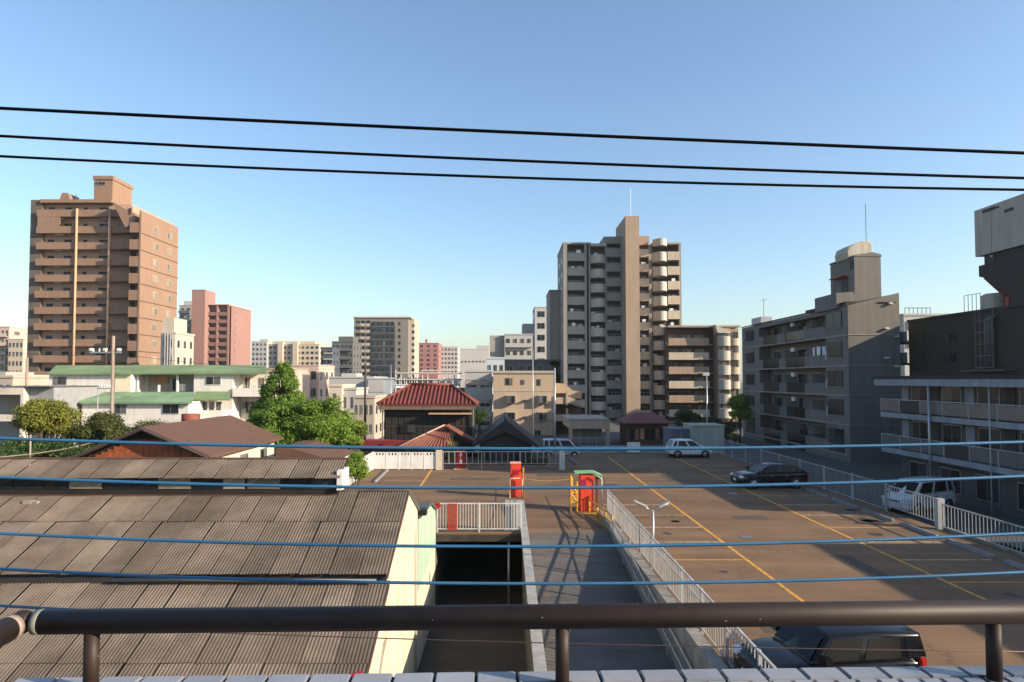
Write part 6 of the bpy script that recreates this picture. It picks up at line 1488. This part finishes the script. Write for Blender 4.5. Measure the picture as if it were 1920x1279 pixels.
tree('shaded_hedge_tree', 'dark shaded shrub mass under the yellow-green tree at the left', (X(60, 36), 36, -3.2), mound(-40, 150, 810, 890, 36, 34, rng, .5, .9), 18000, .14, LD, .12, 17)
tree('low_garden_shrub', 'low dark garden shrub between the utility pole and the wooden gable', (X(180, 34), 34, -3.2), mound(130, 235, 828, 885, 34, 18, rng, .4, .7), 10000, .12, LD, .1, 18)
tree('olive_garden_shrub', 'sparse olive shrub behind the brown roof ridge', (X(262, 48), 48, -3.2), mound(225, 330, 786, 830, 48, 18, rng, .4, .7), 8000, .13, LM, .1, 19)
tree('small_yard_tree', 'small dark green tree right of the red tiled house', (X(900, 66), 66, GZ), mound(884, 912, 756, 800, 66, 10, rng, .4, .7), 6000, .15, LD, .1, 20)
tree('round_yard_tree', 'round grey-green tree in front of the low brown wing', (X(1289, 80), 80, GZ), mound(1262, 1316, 762, 812, 80, 18, rng, .6, 1.0), 11000, .2, LM, .15, 21)
tree('leafy_corner_tree', 'leafy bright tree at the corner of the grey apartment house', (X(1386, 76), 76, GZ), mound(1366, 1408, 730, 800, 76, 20, rng, .5, .9), 11000, .18, LG, .12, 22)
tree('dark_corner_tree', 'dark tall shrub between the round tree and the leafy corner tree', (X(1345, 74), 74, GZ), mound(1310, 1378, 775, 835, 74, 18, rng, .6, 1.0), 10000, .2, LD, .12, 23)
tree('yellow_hedge', 'low yellow-green hedge beside the pale storage box', (X(1378, 66), 66, GZ), mound(1360, 1396, 812, 826, 66, 8, rng, .3, .45), 4000, .12, LY, .06, 24)
tree('wall_foot_bush', 'leafy bush spilling over the end of the workshop roof', (X(664, 36), 36, -3.2), mound(640, 692, 845, 905, 36, 14, rng, .3, .55), 7000, .11, LG, .08, 25)
# spiky yucca by the back railing
yu = thing('yucca_plant', 'dry spiky yucca on a thin stem in front of the porch', 'plant', (X(848, 48.5), 48.5, GZ))
mb = MB().tube([(0, 0, 0), (.05, 0, 1.3), (-.05, 0, 2.6)], [.09, .07, .06], 8); mb.build('stem', BARK, yu, True)
mb = MB(); rg = random.Random(5)
for i in range(150):
    an = rg.uniform(0, 6.28); el = rg.uniform(-.9, 1.4); d = Vector((math.cos(an) * math.cos(el), math.sin(an) * math.cos(el), math.sin(el))); ln = rg.uniform(.5, 1.0)
    o_ = Vector((-.05, 0, rg.uniform(1.9, 2.7))); sd = d.orthogonal().normalized() * .035
    e_ = o_ + d * ln - Vector((0, 0, .15 * ln)); mb.quad(o_ - sd, o_ + sd, e_ + sd * .15, e_ - sd * .15)
mb.build('leaves', leaf_mat('leaf_dry', (.07, .06, .015), (.15, .12, .03), (.24, .19, .06)), yu)
sb = thing('planter_shrubs', 'row of low shrubs behind the back railing near the gate post', 'plant', (X(1000, 47.5), 47.5, 0))
V, Fc = leaves([((x * .35 - .9, 0, .35), (.32, .25, .35)) for x in range(6)], 2600, .09, rng); mesh('foliage', V, Fc, LM, sb); box('planter', -1.2, 1.2, -.2, .2, 0, .12, CONC, sb)

# ------------------------------------------------------------------ the evening air
hz = box('haze', -2520, 2520, -2520, 2520, -4.3, 48, WHITE); hz['kind'] = 'stuff'; hz['label'] = 'thin pale evening haze over the whole town'
hz.data = hz.data.copy()
hm = bpy.data.materials.new('haze_air'); hm.use_nodes = True
hm.node_tree.nodes.clear()
pv = hm.node_tree.nodes.new('ShaderNodeVolumePrincipled'); pv.inputs['Color'].default_value = (0.86, 0.9, 0.95, 1); pv.inputs['Density'].default_value = 0.00018; pv.inputs['Anisotropy'].default_value = 0.3
ho = hm.node_tree.nodes.new('ShaderNodeOutputMaterial'); hm.node_tree.links.new(pv.outputs[0], ho.inputs['Volume'])
hz.data.materials.clear(); hz.data.materials.append(hm)
